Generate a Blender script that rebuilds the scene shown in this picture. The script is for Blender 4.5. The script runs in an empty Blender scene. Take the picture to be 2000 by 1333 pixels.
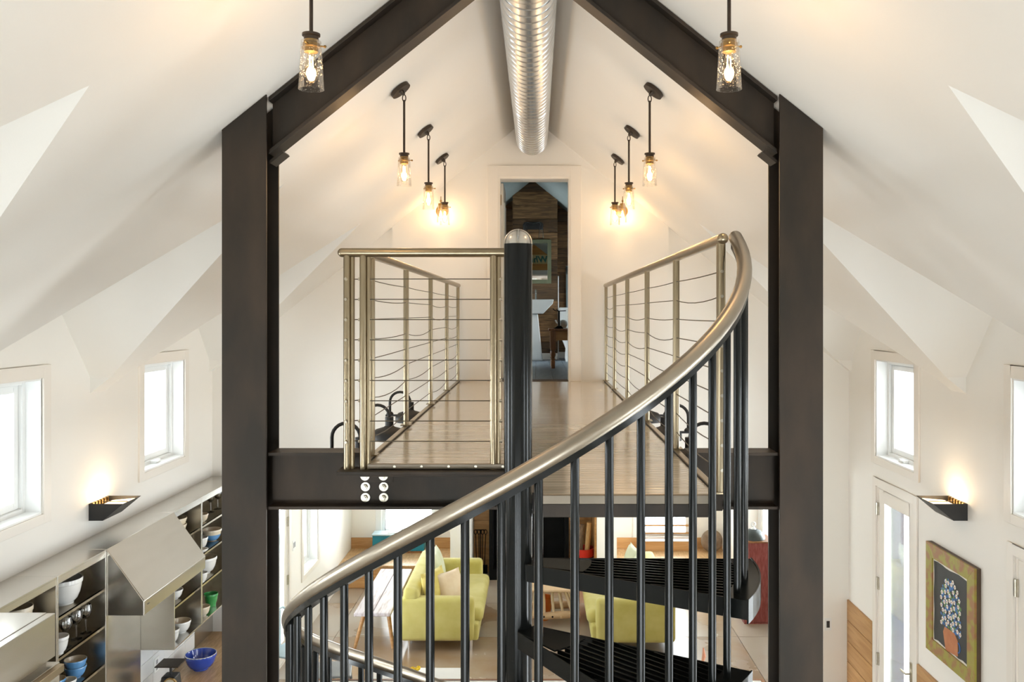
import bpy, bmesh, math, random
from mathutils import Vector, Matrix
random.seed(7)
sc = bpy.context.scene
COL = sc.collection
R = math.radians
# ------------------------------------------------------------------ camera
F = 1700.0                       # focal length in pixels of the 2000 px wide frame
HC = 4.02                        # eye height above the ground floor
cam_d = bpy.data.cameras.new('camera'); cam = bpy.data.objects.new('camera', cam_d); COL.objects.link(cam)
cam.location = (0, 0, HC); cam.rotation_euler = (R(90), 0, 0)
cam_d.sensor_width = 36.0; cam_d.lens = 36.0 * F / 2000.0
cam_d.shift_x = -48 / 2000.0; cam_d.shift_y = -54.5 / 2000.0
cam_d.clip_start = 0.05; cam_d.clip_end = 200
sc.camera = cam
# ------------------------------------------------------------------ sky
SKY = 10.0
w = bpy.data.worlds.new('overcast_sky'); sc.world = w; w.use_nodes = True
bg = w.node_tree.nodes['Background']
bg.inputs[0].default_value = (0.93, 0.965, 1.0, 1); bg.inputs[1].default_value = SKY
# ------------------------------------------------------------------ exposure
vs = sc.view_settings
sc.display_settings.display_device = 'sRGB'
vs.view_transform = 'Standard'; vs.look = 'None'; vs.exposure = 1.06; vs.gamma = 1.0; vs.use_curve_mapping = False
cy = sc.cycles
cy.use_denoising = True; cy.max_bounces = 12; cy.diffuse_bounces = 7; cy.glossy_bounces = 5
cy.transparent_max_bounces = 24; cy.transmission_bounces = 8
cy.sample_clamp_indirect = 6.0; cy.caustics_reflective = False; cy.caustics_refractive = False; cy.blur_glossy = 0.6
PEND_W = 2.4; SCONCE_W = 2.0; WEDGE_W = 1.3

# ------------------------------------------------------------------ geometry helpers
class MB:
    def __init__(s): s.v = []; s.f = []
    def add(s, vs_, fs):
        o = len(s.v); s.v += [tuple(p) for p in vs_]; s.f += [tuple(i + o for i in f) for f in fs]; return s
    def box(s, x0, x1, y0, y1, z0, z1):
        return s.add([(x0,y0,z0),(x1,y0,z0),(x1,y1,z0),(x0,y1,z0),(x0,y0,z1),(x1,y0,z1),(x1,y1,z1),(x0,y1,z1)],
                     [(3,2,1,0),(4,5,6,7),(0,1,5,4),(1,2,6,5),(2,3,7,6),(3,0,4,7)])
    def obox(s, c, size, rot=None):
        hx, hy, hz = [q / 2 for q in size]
        M = rot if rot is not None else Matrix.Identity(3)
        P = [Vector(c) + M @ Vector(p) for p in [(-hx,-hy,-hz),(hx,-hy,-hz),(hx,hy,-hz),(-hx,hy,-hz),(-hx,-hy,hz),(hx,-hy,hz),(hx,hy,hz),(-hx,hy,hz)]]
        return s.add(P, [(3,2,1,0),(4,5,6,7),(0,1,5,4),(1,2,6,5),(2,3,7,6),(3,0,4,7)])
    def prism(s, poly, axis, a0, a1):
        n = len(poly)
        def P(u, v, a):
            return {'x': (a, u, v), 'y': (u, a, v), 'z': (u, v, a)}[axis]
        V = [P(u, v, a0) for u, v in poly] + [P(u, v, a1) for u, v in poly]
        Fs = [tuple(range(n - 1, -1, -1)), tuple(range(n, 2 * n))] + [(i, (i + 1) % n, n + (i + 1) % n, n + i) for i in range(n)]
        return s.add(V, Fs)
    def cyl(s, p0, p1, r0, r1=None, seg=16, caps=True):
        return s.tube([p0, p1], [r0, r0 if r1 is None else r1], seg, caps)
    def tube(s, path, r, seg=10, caps=True, closed=False):
        P = [Vector(p) for p in path]; n = len(P)
        rr = r if isinstance(r, (list, tuple)) else [r] * n
        def tan(i):
            if closed: d = P[(i + 1) % n] - P[i - 1]
            elif i == 0: d = P[1] - P[0]
            elif i == n - 1: d = P[-1] - P[-2]
            else: d = (P[i + 1] - P[i]).normalized() + (P[i] - P[i - 1]).normalized()
            return d.normalized()
        t = tan(0); a = Vector((0,0,1)) if abs(t.z) < .9 else Vector((1,0,0))
        u = t.cross(a).normalized(); V = []
        for i in range(n):
            t2 = tan(i); q = t.rotation_difference(t2); u = (q @ u); u = (u - t2 * u.dot(t2)).normalized(); t = t2
            b = t.cross(u)
            for k in range(seg):
                an = 2 * math.pi * k / seg
                V.append(P[i] + (u * math.cos(an) + b * math.sin(an)) * rr[i])
        Fs = []
        m = n if closed else n - 1
        for i in range(m):
            j = (i + 1) % n
            for k in range(seg):
                Fs.append((i*seg+k, i*seg+(k+1) % seg, j*seg+(k+1) % seg, j*seg+k))
        if caps and not closed:
            Fs += [tuple(range(seg - 1, -1, -1)), tuple((n-1)*seg + k for k in range(seg))]
        return s.add(V, Fs)
    def lathe(s, prof, c=(0,0,0), seg=24, axis='z', ribs=0, ribamp=0, caps=True):
        V = []; Fs = []; n = len(prof)
        for r, h in prof:
            for k in range(seg):
                an = 2 * math.pi * k / seg
                q = r * (1 + (ribamp if (ribs and k % 2) else 0))
                x, y = q * math.cos(an), q * math.sin(an)
                p = {'z': (x, y, h), 'y': (x, h, y), 'x': (h, x, y)}[axis]
                V.append((p[0] + c[0], p[1] + c[1], p[2] + c[2]))
        for i in range(n - 1):
            for k in range(seg):
                Fs.append((i*seg+k, i*seg+(k+1) % seg, (i+1)*seg+(k+1) % seg, (i+1)*seg+k))
        if caps and prof[0][0] > 1e-5: Fs.append(tuple(range(seg - 1, -1, -1)))
        if caps and prof[-1][0] > 1e-5: Fs.append(tuple((n-1)*seg + k for k in range(seg)))
        return s.add(V, Fs)
    def ball(s, c, r, seg=14, rings=8):
        if not isinstance(r, (tuple, list)): r = (r, r, r)
        V = []; Fs = []
        for i in range(rings + 1):
            th = math.pi * i / rings
            for k in range(seg):
                ph = 2 * math.pi * k / seg
                V.append((c[0] + r[0]*math.sin(th)*math.cos(ph), c[1] + r[1]*math.sin(th)*math.sin(ph), c[2] + r[2]*math.cos(th)))
        for i in range(rings):
            for k in range(seg):
                Fs.append((i*seg+k, (i+1)*seg+k, (i+1)*seg+(k+1) % seg, i*seg+(k+1) % seg))
        return s.add(V, Fs)
    def mesh(s, name, m=None, off=(0,0,0), bevel=0, seg=2, smooth=None, recalc=True):
        flat = smooth is None and bevel
        if smooth is None: smooth = 35
        me = bpy.data.meshes.new(name)
        me.from_pydata([(a - off[0], b - off[1], c - off[2]) for a, b, c in s.v], [], s.f)
        bm = bmesh.new(); bm.from_mesh(me)
        bmesh.ops.remove_doubles(bm, verts=bm.verts, dist=1e-5) if smooth else None
        if recalc: bmesh.ops.recalc_face_normals(bm, faces=bm.faces)
        if bevel:
            ed = [e for e in bm.edges if len(e.link_faces) == 2 and e.calc_face_angle(0) > R(30)]
            bmesh.ops.bevel(bm, geom=ed, offset=bevel, segments=seg, profile=.5, affect='EDGES', clamp_overlap=True)
        bm.to_mesh(me); bm.free()
        if smooth and not flat:
            for p in me.polygons: p.use_smooth = True
            me.set_sharp_from_angle(angle=R(smooth))
        if m is not None: me.materials.append(m)
        return me
    def build(s, name, m, parent=None, off=None, **k):
        if off is None: off = parent.get('_o', (0,0,0)) if parent is not None else (0,0,0)
        o = bpy.data.objects.new(name, s.mesh(name, m, tuple(off), **k)); COL.objects.link(o)
        if parent is not None: o.parent = parent; o['_o'] = tuple(off)
        return o

def tag(o, label=None, cat=None, group=None, kind=None):
    if label: o['label'] = label
    if cat: o['category'] = cat
    if group: o['group'] = group
    if kind: o['kind'] = kind
    return o
def thing(name, label, cat, loc=(0,0,0), group=None, rz=0, local=False, kind=None):
    o = bpy.data.objects.new(name, None); COL.objects.link(o); o.empty_display_size = .05
    o.location = loc; o.rotation_euler = (0, 0, rz)
    o['_o'] = (0.0, 0.0, 0.0) if local else tuple(float(q) for q in loc)
    return tag(o, label, cat, group, kind)
def inst(name, me, parent, loc=(0,0,0), rot=(0,0,0), scale=(1,1,1)):
    o = bpy.data.objects.new(name, me); COL.objects.link(o); o.parent = parent
    of = parent.get('_o', (0,0,0)) if parent is not None else (0,0,0)
    o.location = (loc[0]-of[0], loc[1]-of[1], loc[2]-of[2]); o.rotation_euler = rot; o.scale = scale
    return o
def kids(o): return [c for c in bpy.data.objects if c.parent == o]
def copy_tree(o, parent=None):
    c = o.copy(); COL.objects.link(c); c.parent = parent
    for ch in kids(o): copy_tree(ch, c)
    return c
def struct(name, mb, m, label=None, **k):
    o = mb.build(name, m, None, **k); o['kind'] = 'structure'
    if label: o['label'] = label
    return o
def plamp(name, loc, power, color=(1, .64, .33), r=.02, parent=None):
    d = bpy.data.lights.new(name, 'POINT'); d.energy = power; d.color = color; d.shadow_soft_size = r
    o = bpy.data.objects.new(name, d); COL.objects.link(o); o.parent = parent; o.location = loc
    return o

# ------------------------------------------------------------------ materials
def mat(name, c1, c2=None, rough=.5, metal=0.0, n=6.0, stretch=(1,1,1), bump=0.0, bs=None, rough2=None, coat=0.0, var=0.0, lo=.35, hi=.65, detail=5, spec=.5, sheen=0.0, dist=0.0):
    m = bpy.data.materials.new(name); m.use_nodes = True; nt = m.node_tree; b = nt.nodes['Principled BSDF']
    b.inputs['Base Color'].default_value = (*c1, 1); b.inputs['Roughness'].default_value = rough; b.inputs['Metallic'].default_value = metal
    b.inputs['Specular IOR Level'].default_value = spec
    if coat: b.inputs['Coat Weight'].default_value = coat; b.inputs['Coat Roughness'].default_value = .12
    if sheen: b.inputs['Sheen Weight'].default_value = sheen
    L = nt.links.new
    tc = nt.nodes.new('ShaderNodeTexCoord'); mp = nt.nodes.new('ShaderNodeMapping'); mp.inputs['Scale'].default_value = stretch
    L(tc.outputs['Object'], mp.inputs['Vector'])
    vec = mp.outputs['Vector']
    oi = None
    if var:
        oi = nt.nodes.new('ShaderNodeObjectInfo')
        ad = nt.nodes.new('ShaderNodeVectorMath'); ad.operation = 'ADD'
        sc_ = nt.nodes.new('ShaderNodeMath'); sc_.operation = 'MULTIPLY'; sc_.inputs[1].default_value = 37.0
        L(oi.outputs['Random'], sc_.inputs[0]); L(vec, ad.inputs[0]); L(sc_.outputs[0], ad.inputs[1]); vec = ad.outputs[0]
    no = nt.nodes.new('ShaderNodeTexNoise'); no.inputs['Scale'].default_value = n; no.inputs['Detail'].default_value = detail
    no.inputs['Distortion'].default_value = dist
    L(vec, no.inputs['Vector'])
    if c2 is not None:
        rp = nt.nodes.new('ShaderNodeValToRGB')
        rp.color_ramp.elements[0].position = lo; rp.color_ramp.elements[0].color = (*c1, 1)
        rp.color_ramp.elements[1].position = hi; rp.color_ramp.elements[1].color = (*c2, 1)
        L(no.outputs['Fac'], rp.inputs['Fac']); out = rp.outputs['Color']
        if var:
            hs = nt.nodes.new('ShaderNodeHueSaturation'); mr = nt.nodes.new('ShaderNodeMapRange')
            mr.inputs['To Min'].default_value = 1 - var; mr.inputs['To Max'].default_value = 1 + var
            L(oi.outputs['Random'], mr.inputs['Value']); L(mr.outputs[0], hs.inputs['Value']); L(out, hs.inputs['Color']); out = hs.outputs['Color']
        L(out, b.inputs['Base Color'])
    if rough2 is not None:
        mr = nt.nodes.new('ShaderNodeMapRange'); mr.inputs['From Min'].default_value = lo; mr.inputs['From Max'].default_value = hi
        mr.inputs['To Min'].default_value = rough; mr.inputs['To Max'].default_value = rough2
        L(no.outputs['Fac'], mr.inputs['Value']); L(mr.outputs[0], b.inputs['Roughness'])
    if bump:
        bn = nt.nodes.new('ShaderNodeBump'); bn.inputs['Strength'].default_value = bump; bn.inputs['Distance'].default_value = .01
        if bs:
            n2 = nt.nodes.new('ShaderNodeTexNoise'); n2.inputs['Scale'].default_value = bs; L(vec, n2.inputs['Vector']); L(n2.outputs['Fac'], bn.inputs['Height'])
        else: L(no.outputs['Fac'], bn.inputs['Height'])
        L(bn.outputs['Normal'], b.inputs['Normal'])
    return m
def emis(name, c, s):
    m = bpy.data.materials.new(name); m.use_nodes = True; nt = m.node_tree; nt.nodes.clear()
    e = nt.nodes.new('ShaderNodeEmission'); e.inputs[0].default_value = (*c, 1); e.inputs[1].default_value = s
    o = nt.nodes.new('ShaderNodeOutputMaterial'); nt.links.new(e.outputs[0], o.inputs[0]); return m
def glass(name, tint=(.96,.98,.98), ior=1.45, rough=.02, seeds=0.0, mixmin=0.03, gain=.8):
    m = bpy.data.materials.new(name); m.use_nodes = True; nt = m.node_tree; nt.nodes.clear(); L = nt.links.new
    t = nt.nodes.new('ShaderNodeBsdfTransparent'); t.inputs[0].default_value = (*tint, 1)
    g = nt.nodes.new('ShaderNodeBsdfGlossy'); g.inputs['Roughness'].default_value = rough
    fr = nt.nodes.new('ShaderNodeFresnel'); fr.inputs['IOR'].default_value = ior
    mx = nt.nodes.new('ShaderNodeMixShader'); o = nt.nodes.new('ShaderNodeOutputMaterial')
    mt = nt.nodes.new('ShaderNodeMath'); mt.operation = 'MULTIPLY_ADD'; mt.inputs[1].default_value = gain; mt.inputs[2].default_value = mixmin
    mt.use_clamp = True
    L(fr.outputs[0], mt.inputs[0])
    fac = mt.outputs[0]
    if seeds:
        tc = nt.nodes.new('ShaderNodeTexCoord'); vo = nt.nodes.new('ShaderNodeTexVoronoi'); vo.inputs['Scale'].default_value = 130
        L(tc.outputs['Object'], vo.inputs['Vector'])
        lt = nt.nodes.new('ShaderNodeMath'); lt.operation = 'LESS_THAN'; lt.inputs[1].default_value = .17
        ml = nt.nodes.new('ShaderNodeMath'); ml.operation = 'MULTIPLY'; ml.inputs[1].default_value = seeds
        L(vo.outputs['Distance'], lt.inputs[0]); L(lt.outputs[0], ml.inputs[0]); sfac = ml.outputs[0]
    L(fac, mx.inputs[0]); L(t.outputs[0], mx.inputs[1]); L(g.outputs[0], mx.inputs[2])
    last = mx.outputs[0]
    if seeds:
        tr = nt.nodes.new('ShaderNodeBsdfTranslucent'); tr.inputs[0].default_value = (.95, .9, .8, 1)
        m2 = nt.nodes.new('ShaderNodeMixShader'); L(sfac, m2.inputs[0]); L(last, m2.inputs[1]); L(tr.outputs[0], m2.inputs[2]); last = m2.outputs[0]
    L(last, o.inputs[0]); return m

M = {}
M['wall'] = mat('wall_paint', (.88,.858,.808), (.89,.868,.818), rough=.75, n=2.0, bump=.03, bs=160)
M['trimw'] = mat('trim_paint', (.84,.80,.735), (.85,.81,.745), rough=.4, n=3)
M['white'] = mat('white_frame', (.84,.85,.84), (.86,.87,.86), rough=.35, n=3)
M['steel'] = mat('mill_scale_steel', (.030,.025,.020), (.058,.041,.029), rough=.48, metal=.35, n=3, stretch=(2,2,.8), lo=.38, hi=.72, detail=8, spec=.35)
M['brush'] = mat('brushed_stainless', (.34,.275,.18), (.38,.31,.21), rough=.28, metal=1, n=4, stretch=(3,3,.5))
M['rail'] = mat('satin_rail_steel', (.385,.335,.265), (.42,.37,.30), rough=.34, metal=1, n=6)
M['cable'] = mat('dark_cable', (.10,.085,.06), rough=.4, metal=.8)
M['bolt'] = mat('zinc_bolt', (.62,.58,.48), (.5,.46,.38), rough=.3, metal=1, n=30)
M['black'] = mat('black_paint_steel', (.005,.006,.006), (.007,.008,.007), rough=.2, n=8, spec=.28)
M['blackm'] = mat('matt_black', (.02,.02,.021), (.03,.029,.028), rough=.5, n=8)
M['duct'] = mat('galvanised_duct', (.68,.71,.74), (.73,.76,.79), rough=.27, metal=1, n=6)
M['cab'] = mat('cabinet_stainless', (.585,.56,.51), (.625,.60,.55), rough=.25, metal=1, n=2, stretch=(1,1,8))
M['cabd'] = mat('shaded_cabinet_stainless', (.38,.325,.245), (.43,.37,.28), rough=.26, metal=1, n=2, stretch=(1,1,8))  # darker copy of the cabinet steel, interior shade put into the colour
M['deck'] = mat('deck_slat', (.62,.54,.43), (.76,.68,.56), rough=.2, metal=.1, n=3, stretch=(.6,6,6), var=.15, coat=.8)
M['bronze'] = mat('oil_rubbed_bronze', (.055,.042,.034), (.08,.06,.045), rough=.4, metal=.8, n=14)
M['brass'] = mat('aged_brass', (.30,.19,.07), (.42,.27,.10), rough=.33, metal=1, n=20)
M['seed'] = glass('seeded_glass', (.99,.985,.975), seeds=.30, mixmin=.01, gain=.35)
M['clear'] = glass('clear_glass', (.985,.985,.98), mixmin=.015, gain=.45)
M['pane'] = glass('window_pane', (.97,.99,.99), mixmin=.02)
M['bulb'] = glass('bulb_glass', (1.0,.95,.86), mixmin=.01, gain=.35)
M['fil'] = emis('hot_filament', (1.0, .60, .22), 26)
M['diff'] = emis('sconce_diffuser', (1.0, .72, .42), 2.2)
M['wood'] = mat('warm_pine', (.42,.21,.07), (.56,.31,.12), rough=.42, n=2.5, stretch=(2,2,10), var=.12, dist=1.2)
M['woodh'] = mat('warm_pine_horizontal', (.47,.245,.085), (.60,.345,.145), rough=.42, n=2.0, stretch=(1,.8,9), var=.12, dist=1.2)
M['woodx'] = mat('honey_oak', (.48,.29,.13), (.66,.44,.23), rough=.35, n=4, stretch=(10,1.5,4), var=.08, dist=1.0)
M['darkw'] = mat('reclaimed_barn_board', (.09,.048,.021), (.26,.14,.058), rough=.6, n=2.5, stretch=(1.2,2,14), var=.55, dist=1.5, bump=.1)
M['barn'] = mat('weathered_bench_board', (.36,.29,.27), (.58,.53,.55), rough=.6, n=3, stretch=(12,1.0,4), var=.05, bump=.2, lo=.3, hi=.5)
M['conc'] = mat('stained_concrete', (.33,.22,.13), (.42,.37,.31), rough=.22, rough2=.34, n=.9, detail=6, var=.08, lo=.35, hi=.62)
M['grout'] = mat('floor_joint', (.20,.15,.10), rough=.7)
M['bathfl'] = mat('blue_grey_floor', (.13,.17,.21), (.21,.25,.28), rough=.4, n=3, stretch=(8,1,1))
M['porc'] = mat('white_porcelain', (.80,.80,.78), (.84,.84,.82), rough=.12, n=4, coat=.4)
M['cream'] = mat('cream_glaze', (.74,.64,.48), (.78,.69,.54), rough=.18, n=5, coat=.4)
M['bluegl'] = mat('sky_blue_glaze', (.10,.30,.62), (.14,.36,.68), rough=.15, n=5, coat=.5)
M['cobalt'] = mat('cobalt_glaze', (.02,.06,.42), (.03,.09,.52), rough=.12, n=6, coat=.6)
M['greengl'] = mat('green_glaze', (.03,.30,.07), (.06,.38,.10), rough=.14, n=6, coat=.6)
M['tile'] = mat('white_tile', (.82,.83,.83), (.85,.86,.86), rough=.2, n=4, coat=.3)
M['sofa'] = mat('chartreuse_slipcover', (.50,.44,.11), (.60,.54,.19), rough=.9, n=5, bump=.35, bs=7, sheen=.2, lo=.3, hi=.7)
M['pillowy'] = mat('yellow_cushion', (.62,.50,.11), (.72,.60,.20), rough=.9, n=8, bump=.1, sheen=.3)
M['pillowc'] = mat('cream_cushion', (.74,.58,.38), (.80,.66,.46), rough=.9, n=8, bump=.1, sheen=.3)
M['pillowp'] = mat('pale_green_cushion', (.66,.70,.48), (.74,.77,.58), rough=.9, n=8, bump=.1, sheen=.3)
M['teal'] = mat('teal_paint', (.0,.17,.25), (.01,.22,.31), rough=.45, n=6, detail=8)
M['palebl'] = mat('pale_blue_paint', (.50,.66,.74), (.58,.73,.80), rough=.4, n=6)
M['red'] = mat('worn_red_paint', (.22,.035,.03), (.34,.10,.085), rough=.55, n=9, stretch=(5,5,1), detail=8, lo=.4, hi=.75)
M['redbr'] = mat('bright_red_enamel', (.60,.02,.015), (.66,.04,.02), rough=.3, n=6)
M['stone'] = mat('brown_stone', (.16,.11,.07), (.26,.19,.13), rough=.8, n=9, bump=.2)
M['bark'] = mat('log_bark', (.10,.06,.035), (.22,.14,.08), rough=.85, n=12, stretch=(6,6,1), bump=.3)
M['logend'] = mat('split_log', (.42,.24,.09), (.55,.34,.14), rough=.75, n=10, stretch=(8,8,1.5))
M['zinc'] = mat('dark_zinc', (.045,.055,.055), (.08,.09,.085), rough=.4, metal=.6, n=9)
M['framegr'] = mat('green_gold_frame', (.33,.29,.045), (.33,.16,.06), rough=.5, n=14, detail=8, lo=.45, hi=.58, bump=.3)
M['frameed'] = mat('frame_dark_edge', (.07,.04,.02), (.10,.06,.03), rough=.5, n=8)
M['framesg'] = mat('sage_frame', (.10,.11,.06), (.13,.14,.08), rough=.55, n=8)
M['pblack'] = mat('painted_black', (.022,.023,.021), (.03,.03,.028), rough=.6, n=8)
M['pwhite'] = mat('painted_white', (.78,.74,.66), (.82,.79,.72), rough=.6, n=20)
M['pterra'] = mat('painted_terracotta', (.45,.15,.05), (.52,.20,.08), rough=.6, n=12)
M['pblue'] = mat('painted_blue', (.03,.12,.38), (.06,.20,.50), rough=.6, n=20)
M['pgreen'] = mat('painted_green', (.10,.22,.06), (.18,.30,.09), rough=.6, n=20)
M['pred'] = mat('painted_red', (.45,.06,.04), (.5,.10,.06), rough=.6, n=20)
M['mirw'] = mat('orange_pine_boards', (.62,.27,.06), (.74,.38,.11), rough=.45, n=3, stretch=(1,1,10))
M['mirs'] = mat('pale_sign_board', (.80,.62,.30), (.85,.68,.36), rough=.5, n=4)
M['tealtx'] = mat('teal_lettering', (.05,.22,.19), rough=.4)
M['yellow'] = mat('yellow_petals', (.80,.52,.01), (.85,.62,.03), rough=.6, n=20)
M['leaf'] = mat('green_leaf', (.08,.20,.04), (.12,.27,.06), rough=.5, n=12)
M['coral'] = mat('coral_petals', (.62,.22,.12), (.70,.34,.20), rough=.6, n=20)
M['orange'] = mat('orange_glaze', (.56,.13,.02), (.66,.20,.03), rough=.25, n=5, coat=.4)
M['palewood'] = mat('peeled_log', (.62,.42,.24), (.74,.56,.36), rough=.6, n=8, stretch=(1,6,6))
M['holeshade'] = mat('painted_hole_shade', (.02,.012,.008), rough=.9)
M['chrome'] = mat('chrome', (.8,.8,.8), rough=.1, metal=1)
M['plateg'] = mat('grey_plastic', (.32,.33,.34), rough=.4)
M['firebox'] = mat('cast_iron', (.004,.004,.004), (.006,.006,.006), rough=.8, n=8, spec=.15)
M['tablew'] = mat('brown_table', (.20,.075,.025), (.32,.14,.05), rough=.35, n=5, stretch=(6,6,1))
M['greyc'] = mat('grey_metal_seat', (.22,.23,.24), (.27,.28,.29), rough=.4, metal=.3, n=6)
M['extg'] = mat('dimmed_grey_green_jamb', (.085,.10,.097), (.09,.105,.10), rough=.7, n=6)  # outer jamb tones darkened in colour to hold down the daylight on them
M['extl'] = mat('dimmed_lavender_jamb', (.105,.105,.12), (.11,.11,.125), rough=.7, n=6)

M['cap'] = mat('polished_cap', (.60,.57,.52), rough=.2, metal=1)
M['goblet'] = glass('goblet_glass', (.95,.95,.94), mixmin=.09, gain=1.0)
M['nosing'] = mat('dull_nosing_metal', (.23,.195,.15), (.27,.23,.18), rough=.5, metal=.8, n=6)
M['bathp'] = mat('grey_green_bath_paint', (.36,.42,.41), (.38,.44,.43), rough=.7, n=3)
M['mirror'] = mat('silvered_mirror', (.9,.92,.9), rough=.02, metal=1)
# ------------------------------------------------------------------ the room shell
XC = -.06; RIDGE = 5.95; PITCH = .8; HALF = 3.13
XLW = XC - HALF; XRW = XC + HALF
YFAR = 8.56; DECK = 3.35
def roof(x): return RIDGE - PITCH * abs(x - XC)
DORM = [7.46, 5.2, 2.94, .68, -1.58]
Y0 = -2.71
def holes_wall(mb, axis, a0, a1, u0, u1, v0, v1, holes):
    us = sorted({u0, u1, *[h[0] for h in holes], *[h[1] for h in holes]})
    vz = sorted({v0, v1, *[h[2] for h in holes], *[h[3] for h in holes]})
    us = [u for u in us if u0 <= u <= u1]; vz = [v for v in vz if v0 <= v <= v1]
    for i in range(len(us) - 1):
        run = None
        for j in range(len(vz) - 1):
            cu, cv = (us[i] + us[i+1]) / 2, (vz[j] + vz[j+1]) / 2
            solid = not any(h[0] < cu < h[1] and h[2] < cv < h[3] for h in holes)
            if solid: run = [vz[j] if run is None else run[0], vz[j+1]]
            if (not solid or j == len(vz) - 2) and run:
                if axis == 'x': mb.box(a0, a1, us[i], us[i+1], run[0], run[1])
                else: mb.box(us[i], us[i+1], a0, a1, run[0], run[1])
                run = None
    return mb
WZ0, WZ1 = 2.725, 3.60; WH = .41
# ceiling: two slopes cut by steep cross gables
c = MB()
for s in (-1, 1):
    X = lambda off: XC + s * off
    for yc in DORM:
        q = [(0, yc-1.13), (0, yc+1.13), (3.17, yc+1.13), (3.17, yc+1.02), (2.9875, yc+1.02), (1.45, yc), (2.9875, yc-1.02), (3.17, yc-1.02), (3.17, yc-1.13)]
        c.add([(X(o), y, RIDGE - PITCH * o) for o, y in q], [tuple(range(9))])
        for t in (-1, 1):
            A = (X(1.45), yc, 4.79); P = (X(3.17), yc, 4.79); Q = (X(3.17), yc + t*1.02, 3.56); V = (X(2.9875), yc + t*1.02, 3.56)
            Rr = (X(3.17), yc + t*1.02, RIDGE - PITCH*3.17)
            c.add([A, P, Q, V], [(0,1,2,3)]); c.add([V, Q, Rr], [(0,1,2)])
struct('ceiling', c, M['wall'], 'white vaulted ceiling cut by pointed cross gables', smooth=0, recalc=False)
# side walls
holesL = [(yc-WH, yc+WH, WZ0, WZ1) for yc in DORM]
wl = holes_wall(MB(), 'x', XLW-.24, XLW, Y0, YFAR, -.2, 5.0, holesL)
wall_l = struct('wall_left', wl, M['wall'], 'white kitchen wall under the left gables')
DOORS = [7.46, 5.2, 2.94]
holesR = holesL + [(yc-.385, yc+.385, -.001, 2.465) for yc in DOORS]
wall_r = struct('wall_right', holes_wall(MB(), 'x', XRW, XRW+.24, Y0, YFAR, -.2, 5.0, holesR), M['wall'], 'white wall with glazed doors under the right gables')
# far wall with the bathroom door above and the wide opening below
fw = holes_wall(MB(), 'y', YFAR, YFAR+.2, XLW-.24, XRW+.24, -.2, 6.1, [(-.378, .333, DECK, 5.358), (-2.9, 2.8, -.001, 2.42)])
YF2 = YFAR - .03
fw.prism([(-1.415, 2.9), (-.378, 2.9), (-.378, roof(-.378)), (-1.415, roof(-1.415))], 'y', YF2, YFAR)
fw.prism([(.333, 2.9), (1.295, 2.9), (1.295, roof(1.295)), (.333, roof(.333))], 'y', YF2, YFAR)
fw.prism([(-.378, 5.358), (.333, 5.358), (.333, roof(.333)), (XC, RIDGE), (-.378, roof(-.378))], 'y', YF2, YFAR)
fw.box(-.378, .333, YF2, YFAR, 2.9, DECK-.005)
wall_f = struct('wall_far', fw, M['wall'], 'white gable end wall with the bathroom doorway')
# unseen near wall; its windows are added to light the steel from the front
NH = [(-2.4, -1.3, .6, 2.1), (1.1, 2.2, .6, 2.1), (-.65, .55, .6, 2.1)]
struct('wall_near', holes_wall(MB(), 'y', Y0-.2, Y0, XLW-.24, XRW+.24, -.2, 6.1, NH), M['wall'], 'white unseen end wall with windows added for front light')
# floors
struct('floor', MB().box(-3.7, 3.7, Y0-.2, 14.2, -.2, -.012), M['grout'], 'stained concrete floor scored into large slabs')
fl = bpy.data.objects['floor']
slab = MB().box(.003, 1.247, .003, 1.247, -.012, 0).mesh('slab', M['conc'], smooth=0)
for i in range(6):
    for j in range(14):
        inst('slab', slab, fl, (-3.75 + i*1.25, -2.95 + j*1.25, 0))
# ---- living room beyond the opening
LXL, LXR, LYB, LYF = -2.9, 3.3, 13.64, 12.70
LZ = 2.50
struct('wall_living_left', holes_wall(MB(), 'x', LXL-.2, LXL, YFAR+.2, LYB+.2, -.2, LZ, [(10.80, 11.52, .76, 2.2), (9.36, 10.16, -.001, 2.1)]), M['wall'], 'white living room wall with a casement window')
struct('wall_living_right', holes_wall(MB(), 'x', LXR, LXR+.2, YFAR+.2, LYB+.2, -.2, LZ, [(11.2, 12.6, .4, 2.2)]), M['wall'], 'white living room wall behind the red pillar')
struct('wall_living_back', holes_wall(MB(), 'y', LYB, LYB+.2, LXL-.2, LXR+.2, -.2, LZ, [(-2.43, -1.60, .57, 2.2), (1.60, 2.40, .52, 2.2)]), M['wall'], 'white back wall of the window alcoves')
struct('ceiling_living', MB().box(LXL-.2, LXR+.2, YFAR+.2, LYB+.2, LZ, LZ+.15), M['wall'], 'flat white living room ceiling')
struct('wall_pier_left', MB().box(-1.26, -.97, LYF, LYB, 0, LZ), M['wall'], 'white pier left of the fireplace')
struct('wall_pier_right', MB().box(.88, 1.17, LYF, LYB, 0, LZ), M['wall'], 'white pier right of the fireplace')
struct('wall_pier_end', MB().box(2.9, LXR, LYF, LYB, 0, LZ), M['wall'], 'white pier at the end of the right alcove')
def platform(x0, x1, label):
    st = struct('trim_1', MB().box(x0, x1, LYF+.02, LYB, 0, .312), M['wall'], label)
    st['_o'] = (0, 0, 0)
    for i in range(2):
        MB().box(x0+.004, x1-.004, LYF, LYF+.02, .003 + i*.155, .153 + i*.155).build('plank', M['woodh'], st)
    n = 5; d = (LYB - LYF + .02) / n
    for i in range(n):
        MB().box(x0+.003, x1-.003, LYF-.02 + i*d + .002, LYF-.02 + (i+1)*d - .002, .313, .337).build('plank', M['woodx'], st)
    return st
platform(LXL, -1.26, 'wooden window seat platform in the left alcove')
platform(1.17, 2.9, 'wooden window seat platform in the right alcove')
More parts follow.
